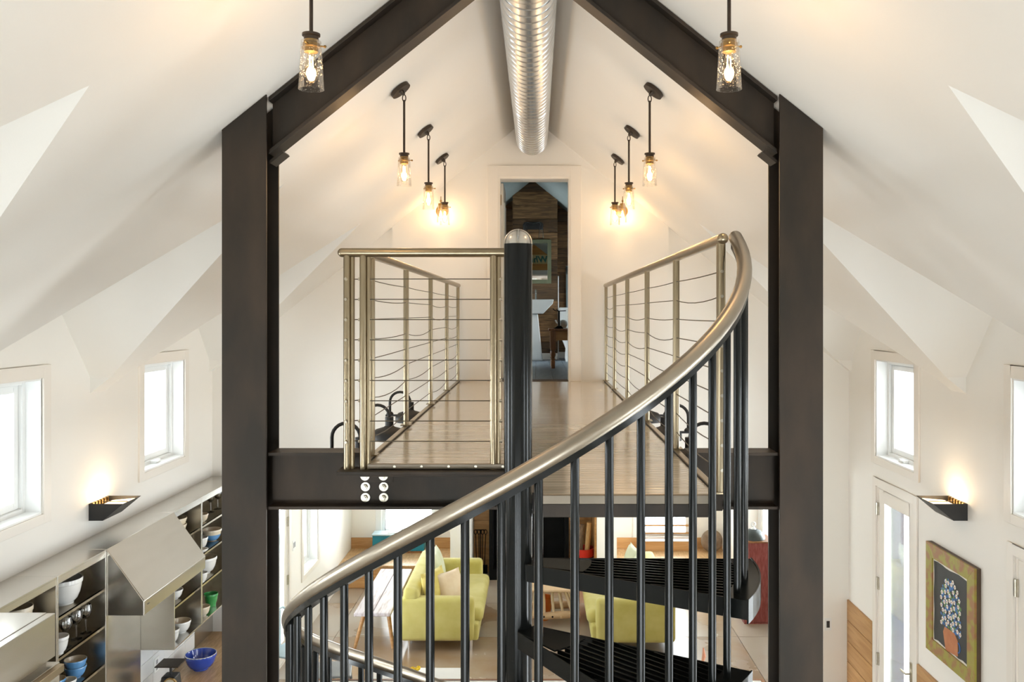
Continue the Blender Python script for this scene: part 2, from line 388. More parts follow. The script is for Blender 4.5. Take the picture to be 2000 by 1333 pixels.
for n_, (x0, x1) in enumerate(((LXL, -1.26), (1.17, 2.9))):
    bb = struct('baseboard_alcove_left' if n_ == 0 else 'baseboard_alcove_right', MB().box(x0, x1, LYB-.022, LYB-.012, .337, .50), M['woodh'], 'pine skirting of the %s alcove' % ('left' if n_ == 0 else 'right'))
    bb['_o'] = (0, 0, 0)
    k = 3; dx = (x1-x0)/k
    for i in range(k):
        MB().box(x0+i*dx+.002, x0+(i+1)*dx-.002, LYB-.034, LYB-.022, .338, .507).build('plank', M['woodh'], bb)
# ---- bathroom at the end of the bridge
BXL, BXR, BYB = -1.45, 1.33, 13.0
struct('floor_bathroom', MB().box(BXL-.1, BXR+.1, YFAR+.2, BYB+.2, DECK-.25, DECK-.03), M['grout'], 'blue grey boarded bathroom floor')
bf = bpy.data.objects['floor_bathroom']; bf['_o'] = (0,0,0)
bd = MB().box(.002, .178, YFAR+.2, BYB, -.03, 0).mesh('board', M['bathfl'], smooth=0)
for i in range(16): inst('board', bd, bf, (BXL + i*.18, 0, DECK))
struct('ceiling_bathroom', MB().add([(XC, YFAR+.1, RIDGE), (XC, BYB+.2, RIDGE), (BXL-.2, BYB+.2, roof(BXL-.2)), (BXL-.2, YFAR+.1, roof(BXL-.2)),
      (BXR+.2, BYB+.2, roof(BXR+.2)), (BXR+.2, YFAR+.1, roof(BXR+.2))], [(0,1,2,3), (0,1,4,5)]), M['bathp'], 'sloping grey green bathroom ceiling', smooth=0, recalc=False)
struct('wall_bathroom_left', holes_wall(MB(), 'x', BXL-.15, BXL, YFAR+.2, BYB+.2, DECK-.25, 5.0, [(11.4, 12.4, 3.8, 4.7)]), M['bathp'], 'grey green bathroom knee wall on the left')
struct('wall_bathroom_right', holes_wall(MB(), 'x', BXR, BXR+.15, YFAR+.2, BYB+.2, DECK-.25, 5.0, [(11.6, 12.2, 4.0, 4.7)]), M['bathp'], 'grey green bathroom knee wall on the right')
wb = struct('wall_bathroom_back', MB().box(BXL-.15, BXR+.15, BYB+.03, BYB+.2, DECK-.25, 6.1), M['darkw'], 'dark reclaimed board wall behind the pedestal sink')
wb['_o'] = (0,0,0)
CHX0, CHX1, CHY = -.345, .302, 12.6
MB().box(CHX0, CHX1, CHY+.02, BYB+.03, DECK, 5.95).build('chase', M['darkw'], wb)
for i in range(13):
    z0 = DECK + .06 + i * .198; z1 = z0 + .190
    MB().box(CHX0, CHX1, CHY, CHY+.02, z0, z1).build('board', M['darkw'], wb)
    if z1 < 5.6:
        for x0, x1 in ((BXL, CHX0-.004), (CHX1+.004, BXR)):
            MB().box(x0, x1, BYB, BYB+.03, z0, z1).build('board', M['darkw'], wb)
MB().box(CHX0, CHX1, CHY-.012, CHY, DECK, DECK+.09).build('skirting', M['trimw'], wb)
MB().box(CHX1+.004, BXR, BYB-.012, BYB, DECK, DECK+.09).build('skirting', M['trimw'], wb)
MB().cyl((CHX1+.012, CHY+.02, DECK), (CHX1+.012, CHY+.02, 4.56), .008, seg=8).build('corner_glint', M['white'], wb)  # white rod added to stand in for the bright corner reflection
struct('trim_9', MB().box(.44, .56, 12.97, 12.985, DECK+.09, 4.72).box(.44, 1.2, 12.97, 12.985, 4.60, 4.72), M['palebl'], 'pale blue casing against the dark boards', bevel=.004)

# ------------------------------------------------------------------ windows and doors
nwin = [0]
def window(side, yc, x_in, out, z0, z1, half, label, crank=True, cas=.085):
    """casement in a wall of constant x; out = +-1 direction to the outside"""
    nwin[0] += 1
    t = thing('window_%d' % nwin[0], label, 'window', (x_in, yc, z0), kind='structure')
    def bx(mb, xa, xb, *r): return mb.box(min(x_in+out*xa, x_in+out*xb), max(x_in+out*xa, x_in+out*xb), *r)
    ya, yb = yc-half, yc+half
    # flat casing on the wall face
    m = MB()
    bx(m, -.016, 0, ya-cas, ya, z0-cas*.75, z1+cas); bx(m, -.016, 0, yb, yb+cas, z0-cas*.75, z1+cas)
    bx(m, -.016, 0, ya, yb, z1, z1+cas); bx(m, -.016, 0, ya, yb, z0-cas*.75, z0)
    m.build('casing', M['trimw'], t, bevel=.003)
    m = MB(); th = .012
    bx(m, 0, .12, ya, ya+th, z0, z1); bx(m, 0, .12, yb-th, yb, z0, z1); bx(m, 0, .12, ya+th, yb-th, z1-th, z1)
    m.build('jamb_liner', M['white'], t)
    m = MB(); bx(m, -.005, .12, ya+th, yb-th, z0, z0+.014); m.build('sill', M['white'], t)
    m = MB(); w_ = .04
    bx(m, .10, .20, ya, ya+w_, z0, z1); bx(m, .10, .20, yb-w_, yb, z0, z1); bx(m, .10, .20, ya+w_, yb-w_, z1-w_, z1); bx(m, .10, .20, ya+w_, yb-w_, z0, z0+w_)
    m.build('frame', M['white'], t, bevel=.004)
    m = MB(); a = w_; b = w_ + .05
    bx(m, .125, .175, ya+a, ya+b, z0+a, z1-a); bx(m, .125, .175, yb-b, yb-a, z0+a, z1-a); bx(m, .125, .175, ya+b, yb-b, z1-b, z1-a); bx(m, .125, .175, ya+b, yb-b, z0+a, z0+b)
    sa = m.build('sash', M['white'], t, bevel=.006)
    m = MB(); bx(m, .145, .151, ya+b, yb-b, z0+b, z1-b); m.build('pane', M['pane'], sa)
    if crank:
        m = MB(); bx(m, .055, .10, yc-.05, yc+.06, z0+.014, z0+.04); bx(m, .03, .06, yc-.06, yc-.02, z0+.03, z0+.045)
        m.build('crank', M['white'], t, bevel=.005)
    return t
def portal(name, loc, sx, sy, rot):
    d = bpy.data.lights.new(name, 'AREA'); d.shape = 'RECTANGLE'; d.size = sx; d.size_y = sy; d.cycles.is_portal = True
    o = bpy.data.objects.new(name, d); COL.objects.link(o); o.location = loc; o.rotation_euler = rot
wtxt = ['above the far end of the steel cabinets', 'above the steel cabinets nearest the viewer', 'beside the first ceiling gable', 'beside the viewer', 'behind the viewer']
wtxr = ['above the first glazed door', 'above the second glazed door at the picture edge', 'above the third glazed door', 'beside the viewer', 'behind the viewer']
for i, yc in enumerate(DORM):
    window('l', yc, XLW, -1, WZ0, WZ1, WH, 'white casement window in the left wall ' + wtxt[i], crank=True)
    window('r', yc, XRW, 1, WZ0, WZ1, WH, 'white casement window in the right wall ' + wtxr[i], crank=True)
    zc = (WZ0+WZ1)/2
    portal('daylight_portal', (XLW-.22, yc, zc), .84, .8, (0, R(-90), 0))
    portal('daylight_portal', (XRW+.22, yc, zc), .84, .8, (0, R(90), 0))
def glazed_door(idx, yc, x_in, out, ztop, half, label, hinge_far=True):
    t = thing('door_%d' % idx, label, 'door', (x_in, yc, 0), kind='structure')
    def bx(mb, xa, xb, *r): return mb.box(min(x_in+out*xa, x_in+out*xb), max(x_in+out*xa, x_in+out*xb), *r)
    ya, yb = yc-half, yc+half; cas = .075
    m = MB(); bx(m, -.016, 0, ya-cas, ya, 0, ztop+cas); bx(m, -.016, 0, yb, yb+cas, 0, ztop+cas); bx(m, -.016, 0, ya, yb, ztop, ztop+cas)
    m.build('casing', M['trimw'], t, bevel=.003)
    for xa, xb, mm in ((0, .075, 'trimw'), (.075, .135, 'extg'), (.135, .235, 'extl')):
        m = MB(); bx(m, xa, xb, ya, ya+.015, 0, ztop); bx(m, xa, xb, yb-.015, yb, 0, ztop); bx(m, xa, xb, ya+.015, yb-.015, ztop-.015, ztop); bx(m, xa, xb, ya+.015, yb-.015, 0, .01)
        m.build('jamb', M[mm], t)
    a, b = ya+.02, yb-.02; st = .115; zt = ztop-.02
    m = MB(); bx(m, .008, .052, a, a+st*.8, .014, zt); bx(m, .008, .052, b-st, b, .014, zt); bx(m, .008, .052, a+st*.8, b-st, zt-st, zt); bx(m, .008, .052, a+st*.8, b-st, .014, .25)
    lf = m.build('leaf', M['trimw'], t, bevel=.004)
    m = MB(); bx(m, .026, .034, a+st*.8, b-st, .25, zt-st); m.build('pane', M['pane'], lf)
    for z in (.91, 1.59, 2.26):
        if z < ztop-.1:
            m = MB(); bx(m, -.004, .012, b-.012, b+.022, z-.055, z+.055); m.cyl((x_in-out*.008, b+.005, z-.055), (x_in-out*.008, b+.005, z+.055), .007, seg=8)
            m.build('hinge', M['bolt'], t)
    m = MB(); bx(m, -.004, .008, a+.02, a+.06, .93, 1.15); m.cyl((x_in-out*.0, a+.04, 1.06), (x_in-out*.05, a+.04, 1.06), .009, seg=8)
    m.cyl((x_in-out*.045, a+.035, 1.06), (x_in-out*.045, a+.14, 1.055), .008, seg=8)
    m.build('handle', M['bolt'], t)
for i, yc in enumerate(DOORS):
    glazed_door(i+1, yc, XRW, 1, 2.465, .385, 'white single pane glazed door ' + ['between the pine wainscot and the flower painting', 'at the right picture edge beyond the painting', 'outside the right picture edge'][i])
    portal('daylight_portal', (XRW+.22, yc, 1.25), 2.4, .74, (0, R(90), 0))
# bathroom door: casing, jamb and the leaf folded back inside
t = thing('door_4', 'white panel door folded open into the dark boarded bathroom', 'door', (-.378, YF2, DECK), kind='structure')
m = MB(); m.box(-.482, -.378, YF2-.016, YF2, DECK, 5.465).box(.333, .437, YF2-.016, YF2, DECK, 5.465).box(-.378, .333, YF2-.016, YF2, 5.358, 5.465)
m.build('casing', M['trimw'], t, bevel=.003)
m = MB(); m.box(-.378, -.358, YF2, YFAR+.2, DECK, 5.358).box(.313, .333, YF2, YFAR+.2, DECK, 5.358).box(-.358, .313, YF2, YFAR+.2, 5.338, 5.358)
m.build('jamb', M['trimw'], t)
lf = MB().box(-.372, -.335, YFAR+.215, YFAR+.9, DECK+.01, 5.33).build('leaf', M['trimw'], t, bevel=.003)
m = MB()
for z0, z1 in ((DECK+.2, DECK+.9), (DECK+1.05, DECK+1.8)):
    m.box(-.337, -.327, YFAR+.32, YFAR+.80, z0, z1)
m.build('panel', M['white'], lf, bevel=.004)
m = MB(); m.box(-.359, -.352, YFAR+.10, YFAR+.16, 5.10, 5.20); m.build('hinge', M['brass'], t)
MB().box(-.358, .313, YFAR-.03, YFAR+.2, DECK-.028, DECK+.004).build('threshold', M['frameed'], t)
# living room windows and side door
window('l', 11.16, LXL, -1, .76, 2.2, .36, 'casement window in the white living room wall left of the bench', crank=False)
portal('daylight_portal', (LXL-.19, 11.16, 1.48), 1.4, .7, (0, R(-90), 0))
glazed_door(5, 9.76, LXL, -1, 2.1, .40, 'glazed side door in the left living room wall')
portal('daylight_portal', (LXL-.19, 9.76, 1.1), 1.9, .7, (0, R(-90), 0))
window('r', 11.9, LXR, 1, .4, 2.2, .70, 'tall window in the right living room wall behind the red pillar', crank=False)
portal('daylight_portal', (LXR+.19, 11.9, 1.3), 1.8, 1.4, (0, R(90), 0))
def back_window(x0, x1, z0, z1, label, bars):
    nwin[0] += 1
    t = thing('window_%d' % nwin[0], label, 'window', ((x0+x1)/2, LYB, z0), kind='structure')
    m = MB(); cs = .09
    m.box(x0-cs, x0, LYB-.018, LYB, z0-.04, z1+cs).box(x1, x1+cs, LYB-.018, LYB, z0-.04, z1+cs).box(x0, x1, LYB-.018, LYB, z1, z1+cs).box(x0, x1, LYB-.03, LYB, z0-.04, z0)
    m.build('casing', M['white'], t, bevel=.003)
    m = MB(); w_ = .05
    m.box(x0, x0+w_, LYB+.06, LYB+.14, z0, z1).box(x1-w_, x1, LYB+.06, LYB+.14, z0, z1).box(x0+w_, x1-w_, LYB+.06, LYB+.14, z1-w_, z1).box(x0+w_, x1-w_, LYB+.06, LYB+.14, z0, z0+w_)
    fr = m.build('sash', M['white'], t, bevel=.004)
    MB().box(x0+w_, x1-w_, LYB+.098, LYB+.104, z0+w_, z1-w_).build('pane', M['pane'], fr)
    for z in bars: MB().box(x0, x1, LYB+.02, LYB+.05, z, z+.025).build('rail', M['wood'], t)
    portal('daylight_portal', ((x0+x1)/2, LYB+.19, (z0+z1)/2), x1-x0, z1-z0, (R(90), 0, R(180)))
back_window(-2.43, -1.60, .57, 2.2, 'bright window behind the teal chest', [])
back_window(1.60, 2.40, .52, 2.2, 'bright window with brown rails over the right window seat', [.55, .67])
# windows added behind the viewer for front light
for k, (x0, x1, z0, z1) in enumerate(NH):
    nwin[0] += 1
    t = thing('window_%d' % nwin[0], 'added unseen window %d behind the viewer for front light' % (k+1), 'window', ((x0+x1)/2, Y0, z0), kind='structure')
    w_ = .05; m = MB()
    m.box(x0, x0+w_, Y0-.14, Y0-.06, z0, z1).box(x1-w_, x1, Y0-.14, Y0-.06, z0, z1).box(x0+w_, x1-w_, Y0-.14, Y0-.06, z1-w_, z1).box(x0+w_, x1-w_, Y0-.14, Y0-.06, z0, z0+w_)
    fr = m.build('frame', M['white'], t)
    MB().box(x0+w_, x1-w_, Y0-.103, Y0-.097, z0+w_, z1-w_).build('pane', M['pane'], fr)
    portal('daylight_portal', ((x0+x1)/2, Y0-.19, (z0+z1)/2), x1-x0, z1-z0, (R(90), 0, 0))
# unseen bathroom windows, added to bring daylight onto the boards
nwin[0] += 1
def plainwin(x, out, y0, y1, z0, z1, label):
    nwin[0] += 1
    t = thing('window_%d' % nwin[0], label, 'window', (x, (y0+y1)/2, z0), kind='structure')
    w_ = .045; xa, xb = sorted((x+out*.04, x+out*.1)); m = MB()
    m.box(xa, xb, y0, y0+w_, z0, z1).box(xa, xb, y1-w_, y1, z0, z1).box(xa, xb, y0+w_, y1-w_, z1-w_, z1).box(xa, xb, y0+w_, y1-w_, z0, z0+w_)
    fr = m.build('frame', M['white'], t)
    MB().box(x+out*.07-.003, x+out*.07+.003, y0+w_, y1-w_, z0+w_, z1-w_).build('pane', M['pane'], fr)
    portal('daylight_portal', (x+out*.14, (y0+y1)/2, (z0+z1)/2), z1-z0, y1-y0, (0, R(90*out), 0))
plainwin(BXL, -1, 11.4, 12.4, 3.8, 4.7, 'added unseen bathroom window in the left knee wall')
plainwin(BXR, 1, 11.6, 12.2, 4.0, 4.7, 'added unseen bathroom window in the right knee wall')
# pine wainscot on the right wall
def wainscot(y0, y1, label, idx):
    t = thing('trim_%d' % idx, label, 'wainscot', (XRW, (y0+y1)/2, 0), kind='structure')
    n = 6; h = 1.205 / n
    for i in range(n):
        MB().box(XRW-.018, XRW, y0, y1, i*h+.002, (i+1)*h-.003).build('plank', M['woodh'], t, bevel=.002)
wainscot(7.925, YFAR-.001, 'honey pine wainscot in the corner left of the glazed door', 3)
wainscot(5.67, 6.99, 'honey pine wainscot under the flower painting', 4)
# ------------------------------------------------------------------ steel portal frame
FY0, FY1 = 3.95, 4.152; FYC = 4.05
fr = thing('steel_portal_frame', 'dark mill scale steel portal frame of columns, rafters and a cross beam', 'steel frame', (XC, FYC, 0))
def column(xo, xi):
    xa, xb = min(xo, xi), max(xo, xi); xm = (xa+xb)/2; tf = .014
    m = MB()
    m.prism([(xa, 0), (xb, 0), (xb, roof(xb)-.002), (xa, roof(xa)-.002)], 'y', FY0, FY0+tf)
    m.prism([(xa, 0), (xb, 0), (xb, roof(xb)-.002), (xa, roof(xa)-.002)], 'y', FY1-tf, FY1)
    m.prism([(xm-.005, 0), (xm+.005, 0), (xm+.005, roof(xm)-.01), (xm-.005, roof(xm)-.01)], 'y', FY0+tf, FY1-tf)
    c = m.build('column', M['steel'], fr, bevel=.002)
    MB().box(xm-.16, xm+.16, FYC-.16, FYC+.16, 0, .018).build('base_plate', M['steel'], c)
    return c
column(-1.429, -1.227); column(1.301, 1.1036)
def rafter(xi, s):
    # I section following the roof slope, vertical depth .262
    dv = .262; tf = .02; m = MB()
    x0, x1 = xi, XC
    top = lambda x: roof(x) - .004
    m.prism([(x0, top(x0)), (x1, top(x1)), (x1, top(x1)-tf), (x0, top(x0)-tf)], 'y', FYC-.06, FYC+.06)
    m.prism([(x0, top(x0)-tf), (x1, top(x1)-tf), (x1, top(x1)-dv+tf), (x0, top(x0)-dv+tf)], 'y', FYC-.004, FYC+.004)
    m.prism([(x0, top(x0)-dv+tf), (x1, top(x1)-dv+tf), (x1, top(x1)-dv), (x0, top(x0)-dv)], 'y', FYC-.06, FYC+.06)
    r = m.build('rafter', M['steel'], fr, bevel=.0015)
    zc = top(xi) - dv
    sm = MB().obox((xi - s*.0 + (-s)*.03, FYC, zc-.012), (.08, .1, .012), Matrix.Rotation(R(38.66)*s, 3, 'Y'))
    sm.build('seat_angle', M['steel'], r)
rafter(-1.227, -1); rafter(1.1036, 1)
BZ0, BZ1 = 3.121, 3.381
m = MB()
m.box(-1.227, 1.1036, FYC-.07, FYC+.07, BZ0, BZ0+.013)
m.box(-1.227, 1.1036, FYC-.004, FYC+.004, BZ0+.013, 3.29)
m.box(-1.227, -.79, FYC-.004, FYC+.004, 3.29, BZ1-.013).box(.70, 1.1036, FYC-.004, FYC+.004, 3.29, BZ1-.013)
m.box(-1.227, -.79, FYC-.07, FYC+.07, BZ1-.013, BZ1).box(.70, 1.1036, FYC-.07, FYC+.07, BZ1-.013, BZ1)
m.build('cross_beam', M['steel'], fr, smooth=0)
pl = MB().box(-.806, -.665, FYC-.016, FYC-.004, 3.235, 3.30).build('connection_plate', M['steel'], fr, bevel=.001)
def boltmesh(r):
    b = MB(); b.lathe([(r*.4, .004), (r, .004), (r, 0), (r*1.0, 0)], axis='y', seg=20); b.lathe([(0, -.014), (r*.52, -.014), (r*.6, -.010), (r*.6, .002)], axis='y', seg=6)
    b.lathe([(0, -.022), (r*.3, -.022), (r*.3, -.012)], axis='y', seg=10)
    return b.mesh('bolt', M['bolt'])
bm_ = boltmesh(.021)
for x in (-.795, -.71):
    for z in (3.265, 3.213, 3.163):
        inst('bolt', bm_, fr, (x, FYC-.020 if z > 3.24 else FYC-.009, z))
# ------------------------------------------------------------------ footbridge
BL, BR = -.75, .66
br = thing('footbridge', 'tan slatted footbridge leading to the bathroom door', 'footbridge', (XC, 6.2, DECK))
pitch = .0505
ml = MB().box(BL, BR, .0007, pitch-.0007, -.022, 0).mesh('deck_slat', M['deck'], smooth=0, bevel=.0012, seg=1)
ms = MB().box(-.005, BR, .0007, pitch-.0007, -.022, 0).mesh('deck_slat_short', M['deck'], smooth=0, bevel=.0012, seg=1)
y = 3.225
while y < YF2 - pitch:
    inst('deck_slat', ml if y > 3.87 else ms, br, (0, y, DECK)); y += pitch
ed = M['brush']
for x0, x1, ya in ((BL-.026, BL-.002, 3.895), (BR+.002, BR+.026, 3.21)):
    st = MB().box(x0, x1, FYC+.075, YF2, 3.128, 3.29).box(x0, x1, ya, YF2, 3.29, DECK+.006).build('stringer', M['steel'], br, smooth=0)
    MB().box(x0, x1, ya, YF2, DECK+.0065, DECK+.012).build('edge_angle', M['brush'], br)
MB().box(BL, -.10, 3.862, 3.888, DECK-.022, DECK-.001).build('nosing_strip', M['nosing'], br, bevel=.0015)
sm = MB().lathe([(0, -.003), (.006, -.003), (.007, 0)], axis='y', seg=8).mesh('screw', M['bolt'])
for i in range(5): inst('screw', sm, br, (-.63 + i*.12, 3.862, DECK-.011))
MB().box(-.88, -.10, 3.815, 3.94, DECK-.040, DECK-.026).box(-.80, -.10, 3.93, 3.94, DECK-.07, DECK-.040).build('end_angle', M['steel'], br, bevel=.0015)
MB().box(-.005, BR, 3.20, 3.222, DECK-.033, DECK-.001).build('nosing_strip', M['nosing'], br, bevel=.0015)
MB().box(-.005, BR, 3.205, 3.225, DECK-.083, DECK-.034).box(-.005, BR, 3.225, 3.29, DECK-.083, DECK-.075).build('landing_channel', M['steel'], br, bevel=.0015)
MB().box(-.04, -.007, 3.26, 3.895, DECK-.083, DECK-.003).build('landing_side_channel', M['steel'], br, bevel=.0015)
# ------------------------------------------------------------------ cable guard rails
RZ = 4.29; PR = .0125
CZ = [RZ - .118 - .0905*i for i in range(9)]
def post(mb, x, y, z1=RZ-.012, dx=.0135, dy=0):
    mb.cyl((x-dx, y-dy, DECK+.0125), (x-dx, y-dy, z1), PR+.003, seg=12); mb.cyl((x+dx, y+dy, DECK+.0125), (x+dx, y+dy, z1), PR, seg=12); return mb
nutm = MB().lathe([(0, -.010), (.006, -.010), (.0075, -.004), (.0075, .004)], axis='x', seg=8).mesh('cable_nut', M['bolt'])
nutm2 = MB().lathe([(0, -.010), (.006, -.010), (.0075, -.004), (.0075, .004)], axis='y', seg=8).mesh('cable_nut', M['bolt'])
def side_run(name, label, x, ys, y0, y1, nuty):
    t = thing(name, label, 'guard rail', (x, (y0+y1)/2, DECK))
    MB().tube([(x, y0, RZ), (x, y1, RZ)], .0205, seg=16).ball((x, y0, RZ), .0205).build('handrail', M['brush'], t)
    for y in ys:
        p = post(MB(), x, y, dx=.0, dy=.014).build('post', M['brush'], t)
        MB().box(x-.03, x+.03, y-.035, y+.035, DECK+.0125, DECK+.0185).build('foot', M['brush'], p)
    for i, z in enumerate(CZ):
        pts = []
        for a, b in zip(ys[:-1], ys[1:]):
            sag = random.choice((0, .002, .008, .018, .026, .012)) if i else .004
            for k in range(6):
                u = k / 6; pts.append((x, a + (b-a)*u, z - 4*sag*u*(1-u)))
        pts.append((x, ys[-1], z))
        MB().tube(pts, .0024, seg=6).build('cable', M['cable'], t, smooth=80)
        inst('cable_nut', nutm2, t, (x, nuty, z))
    return t
side_run('guard_rail', 'stainless cable railing along the left edge of the footbridge', -.763, [4.03, 5.1, 6.28, 7.41, 8.46], 3.90, 8.50, 4.01)
side_run('guard_rail', 'stainless cable railing along the right edge of the footbridge', .674, [3.19, 4.21, 5.32, 6.48, 7.54, 8.46], 3.15, 8.50, 3.17)
t = thing('guard_rail', 'short stainless cable railing across the footbridge behind the stair pole', 'guard rail', (-.48, 3.88, DECK))
MB().tube([(-.867, 3.88, RZ), (-.10, 3.88, RZ)], .0205, seg=16).ball((-.867, 3.88, RZ), .0205).build('handrail', M['brush'], t)
for x in (-.835, -.763, -.182):
    m = MB(); m.cyl((x-.010, 3.88, DECK-.026), (x-.010, 3.88, RZ-.012), .016, seg=12); m.cyl((x+.013, 3.885, DECK-.026), (x+.013, 3.885, RZ-.012), .0105, seg=12)
    m.build('post', M['brush'], t)
for z in CZ:
    MB().tube([(-.763, 3.88, z), (-.182, 3.88, z)], .0024, seg=6).build('cable', M['cable'], t, smooth=80)
    MB().tube([(-.835, 3.88, z), (-.763, 3.93, z)], .0024, seg=6).build('cable', M['cable'], t, smooth=80)
    inst('cable_nut', nutm, t, (-.157, 3.88, z)); inst('cable_nut', nutm, t, (-.785, 3.88, z)); inst('cable_nut', nutm2, t, (-.845, 3.858, z))
# ------------------------------------------------------------------ spiral stair
SX, SY, SR = -.068, 3.20, .81
ss = thing('spiral_stair', 'black steel spiral stair with a satin handrail and grated treads', 'spiral stair', (SX, SY, 0))
pole = MB().cyl((SX, SY, 0), (SX, SY, 4.274), .052, seg=40).build('centre_pole', M['black'], ss, smooth=50)
MB().lathe([(.0525, 4.274)] + [(.0525*math.cos(a), 4.277 + .0525*math.sin(a)) for a in [R(q) for q in range(0, 90, 9)]] + [(0, 4.3295)], (SX, SY, 0), seg=40).build('pole_cap', M['cap'], pole, smooth=50)
MB().cyl((SX, SY, 0), (SX, SY, .015), .15, seg=32).build('base_flange', M['black'], pole)
RIS = DECK / 14; PPD = RIS / 30
def rail_z(ph): return HC - .46 + PPD * ph
def pos(ph, r=SR): return (SX + r*math.sin(R(ph)), SY - r*math.cos(R(ph)))
# tread mesh in local coordinates, centre line along +x
def tread_mesh():
    ha = R(16.5); m = MB(); H = .062; Ro = .865
    def pt(r, a): return (r*math.cos(a), r*math.sin(a))
    inner = [pt(.05, -R(75)), pt(.27, -ha*.92)] ; n = 8
    def sector(r0, r1, z0, z1, k=8):
        poly = [pt(r1, -ha + 2*ha*i/k) for i in range(k+1)] + [pt(r0, ha - 2*ha*i/k) for i in range(k+1)]
        m.prism(poly, 'z', z0, z1)
    hub = [(.045, -.046), pt(.27, -ha)] + [pt(.27, -ha + 2*ha*i/6) for i in range(1, 7)] + [(.045, .046)]
    m.prism(hub, 'z', -.006, 0)
    sector(.78, Ro, -.006, 0)
    # outer curved band and the two side channels
    band = [pt(Ro, -ha + 2*ha*i/10) for i in range(11)] + [pt(Ro-.006, ha - 2*ha*i/10) for i in range(11)]
    m.prism(band, 'z', -H-.012, 0.004)
    for s in (-1, 1):
        a = (.045, s*.046); b = pt(Ro-.004, s*ha)
        d = Vector((b[0]-a[0], b[1]-a[1])).normalized(); nn = Vector((-d.y, d.x)) * (-s) * .006
        poly = [a, b, (b[0]+nn.x, b[1]+nn.y), (a[0]+nn.x, a[1]+nn.y)]
        m.prism(poly, 'z', -H, 0)
    return m.mesh('tread', M['black'], bevel=.0012, seg=1)
def grate_mesh():
    m = MB(); n = 15; ha = R(16.5)
    for i in range(n):
        # bars parallel to the centre line, clipped by the wedge sides
        yy = -.215 + .43 * i / (n-1)
        x0 = max(math.sqrt(max(.268**2 - yy*yy, 0)) if abs(yy) < .08 else 0, .045 + (abs(yy)+.004 - .046) / math.tan(R(13.6)) if abs(yy) > .042 else .26)
        x1 = math.sqrt(.782**2 - yy*yy)
        if x1 - x0 > .03: m.box(x0, x1, yy-.0028, yy+.0028, -.026, -.001)
    return m.mesh('grating', M['black'], smooth=0)
tm, gm = tread_mesh(), grate_mesh()
k = 1
while RIS*k < DECK - .05:
    mid = 75 - 30*(k-1); z = DECK - RIS*k
    tr = inst('tread', tm, ss, (SX, SY, z), (0, 0, R(mid-90)))
    g = bpy.data.objects.new('grating', gm); COL.objects.link(g); g.parent = tr
    k += 1
balm = MB().cyl((0,0,0), (0,0,1), .0124, seg=12, caps=True).mesh('baluster', M['black'], smooth=60)
ph = 91.5 - 7.2*0
phs = [-59.5 + 7.19*i for i in range(21)] + [-59.5 - 7.2*i for i in range(1, 36)]
for ph in phs:
    kk = int(math.floor((90 - ph) / 30)) + 1
    zb = max(DECK - RIS*kk, 0) - .045 if kk >= 1 else DECK-.06
    zb = max(zb, 0.0); zt = rail_z(ph) - .03
    if zt - zb < .3: continue
    x, y = pos(ph); inst('baluster', balm, ss, (x, y, zb), (0,0,0), (1, 1, zt-zb))
pts = []; pts2 = []
ph = 93.0
while ph > -316:
    x, y = pos(ph); pts.append((x, y, rail_z(ph))); pts2.append((ph, rail_z(ph))); ph -= 4
MB().tube(pts, .0255, seg=18).ball(pts[0], .0255).ball(pts[-1], .0255).build('handrail', M['rail'], ss, smooth=60)
m = MB(); V = []; Fs = []
for i, (ph, z) in enumerate(pts2):
    for dr, dz in ((-.0175, -.018), (.0175, -.018), (.0175, -.041), (-.0175, -.041)):
        x, y = pos(ph, SR+dr); V.append((x, y, z+dz))
    if i:
        for q in range(4): Fs.append(((i-1)*4+q, (i-1)*4+(q+1) % 4, i*4+(q+1) % 4, i*4+q))
Fs += [(3,2,1,0), tuple((len(pts2)-1)*4+q for q in range(4))]
m.add(V, Fs).build('rail_flat_bar', M['black'], ss, smooth=40)
# ------------------------------------------------------------------ spiral duct under the ridge
DX, DZ = -.045, 5.725
du = thing('spiral_duct', 'galvanised spiral duct running under the ridge', 'duct', (DX, 4, DZ))
def ductprof(y0, y1, r, step):
    p = []; y = y0
    while y < y1:
        e = min(step, y1-y)
        p += [(r, y), (r, y+e*.90), (r+.004, y+e*.93), (r+.004, y+e*.97), (r, y+e-1e-4)]; y += step
    return p
MB().lathe(ductprof(4.36, 8.531, .152, .105), (DX, 0, DZ), seg=44, axis='y').build('duct_run', M['duct'], du, smooth=28)
MB().lathe(ductprof(-2.6, 4.25, .164, .16), (DX, 0, DZ-.003), seg=44, axis='y').build('duct_run', M['duct'], du, smooth=28)
MB().lathe([(.164, 4.24), (.167, 4.25), (.167, 4.34), (.153, 4.37), (.152, 4.37)], (DX, 0, DZ-.001), seg=44, axis='y', caps=False).build('coupling', M['duct'], du, smooth=28)
MB().lathe([(.153, 7.0), (.1565, 7.005), (.1565, 7.05), (.153, 7.055)], (DX, 0, DZ), seg=44, axis='y', caps=False).build('coupling', M['duct'], du, smooth=28)
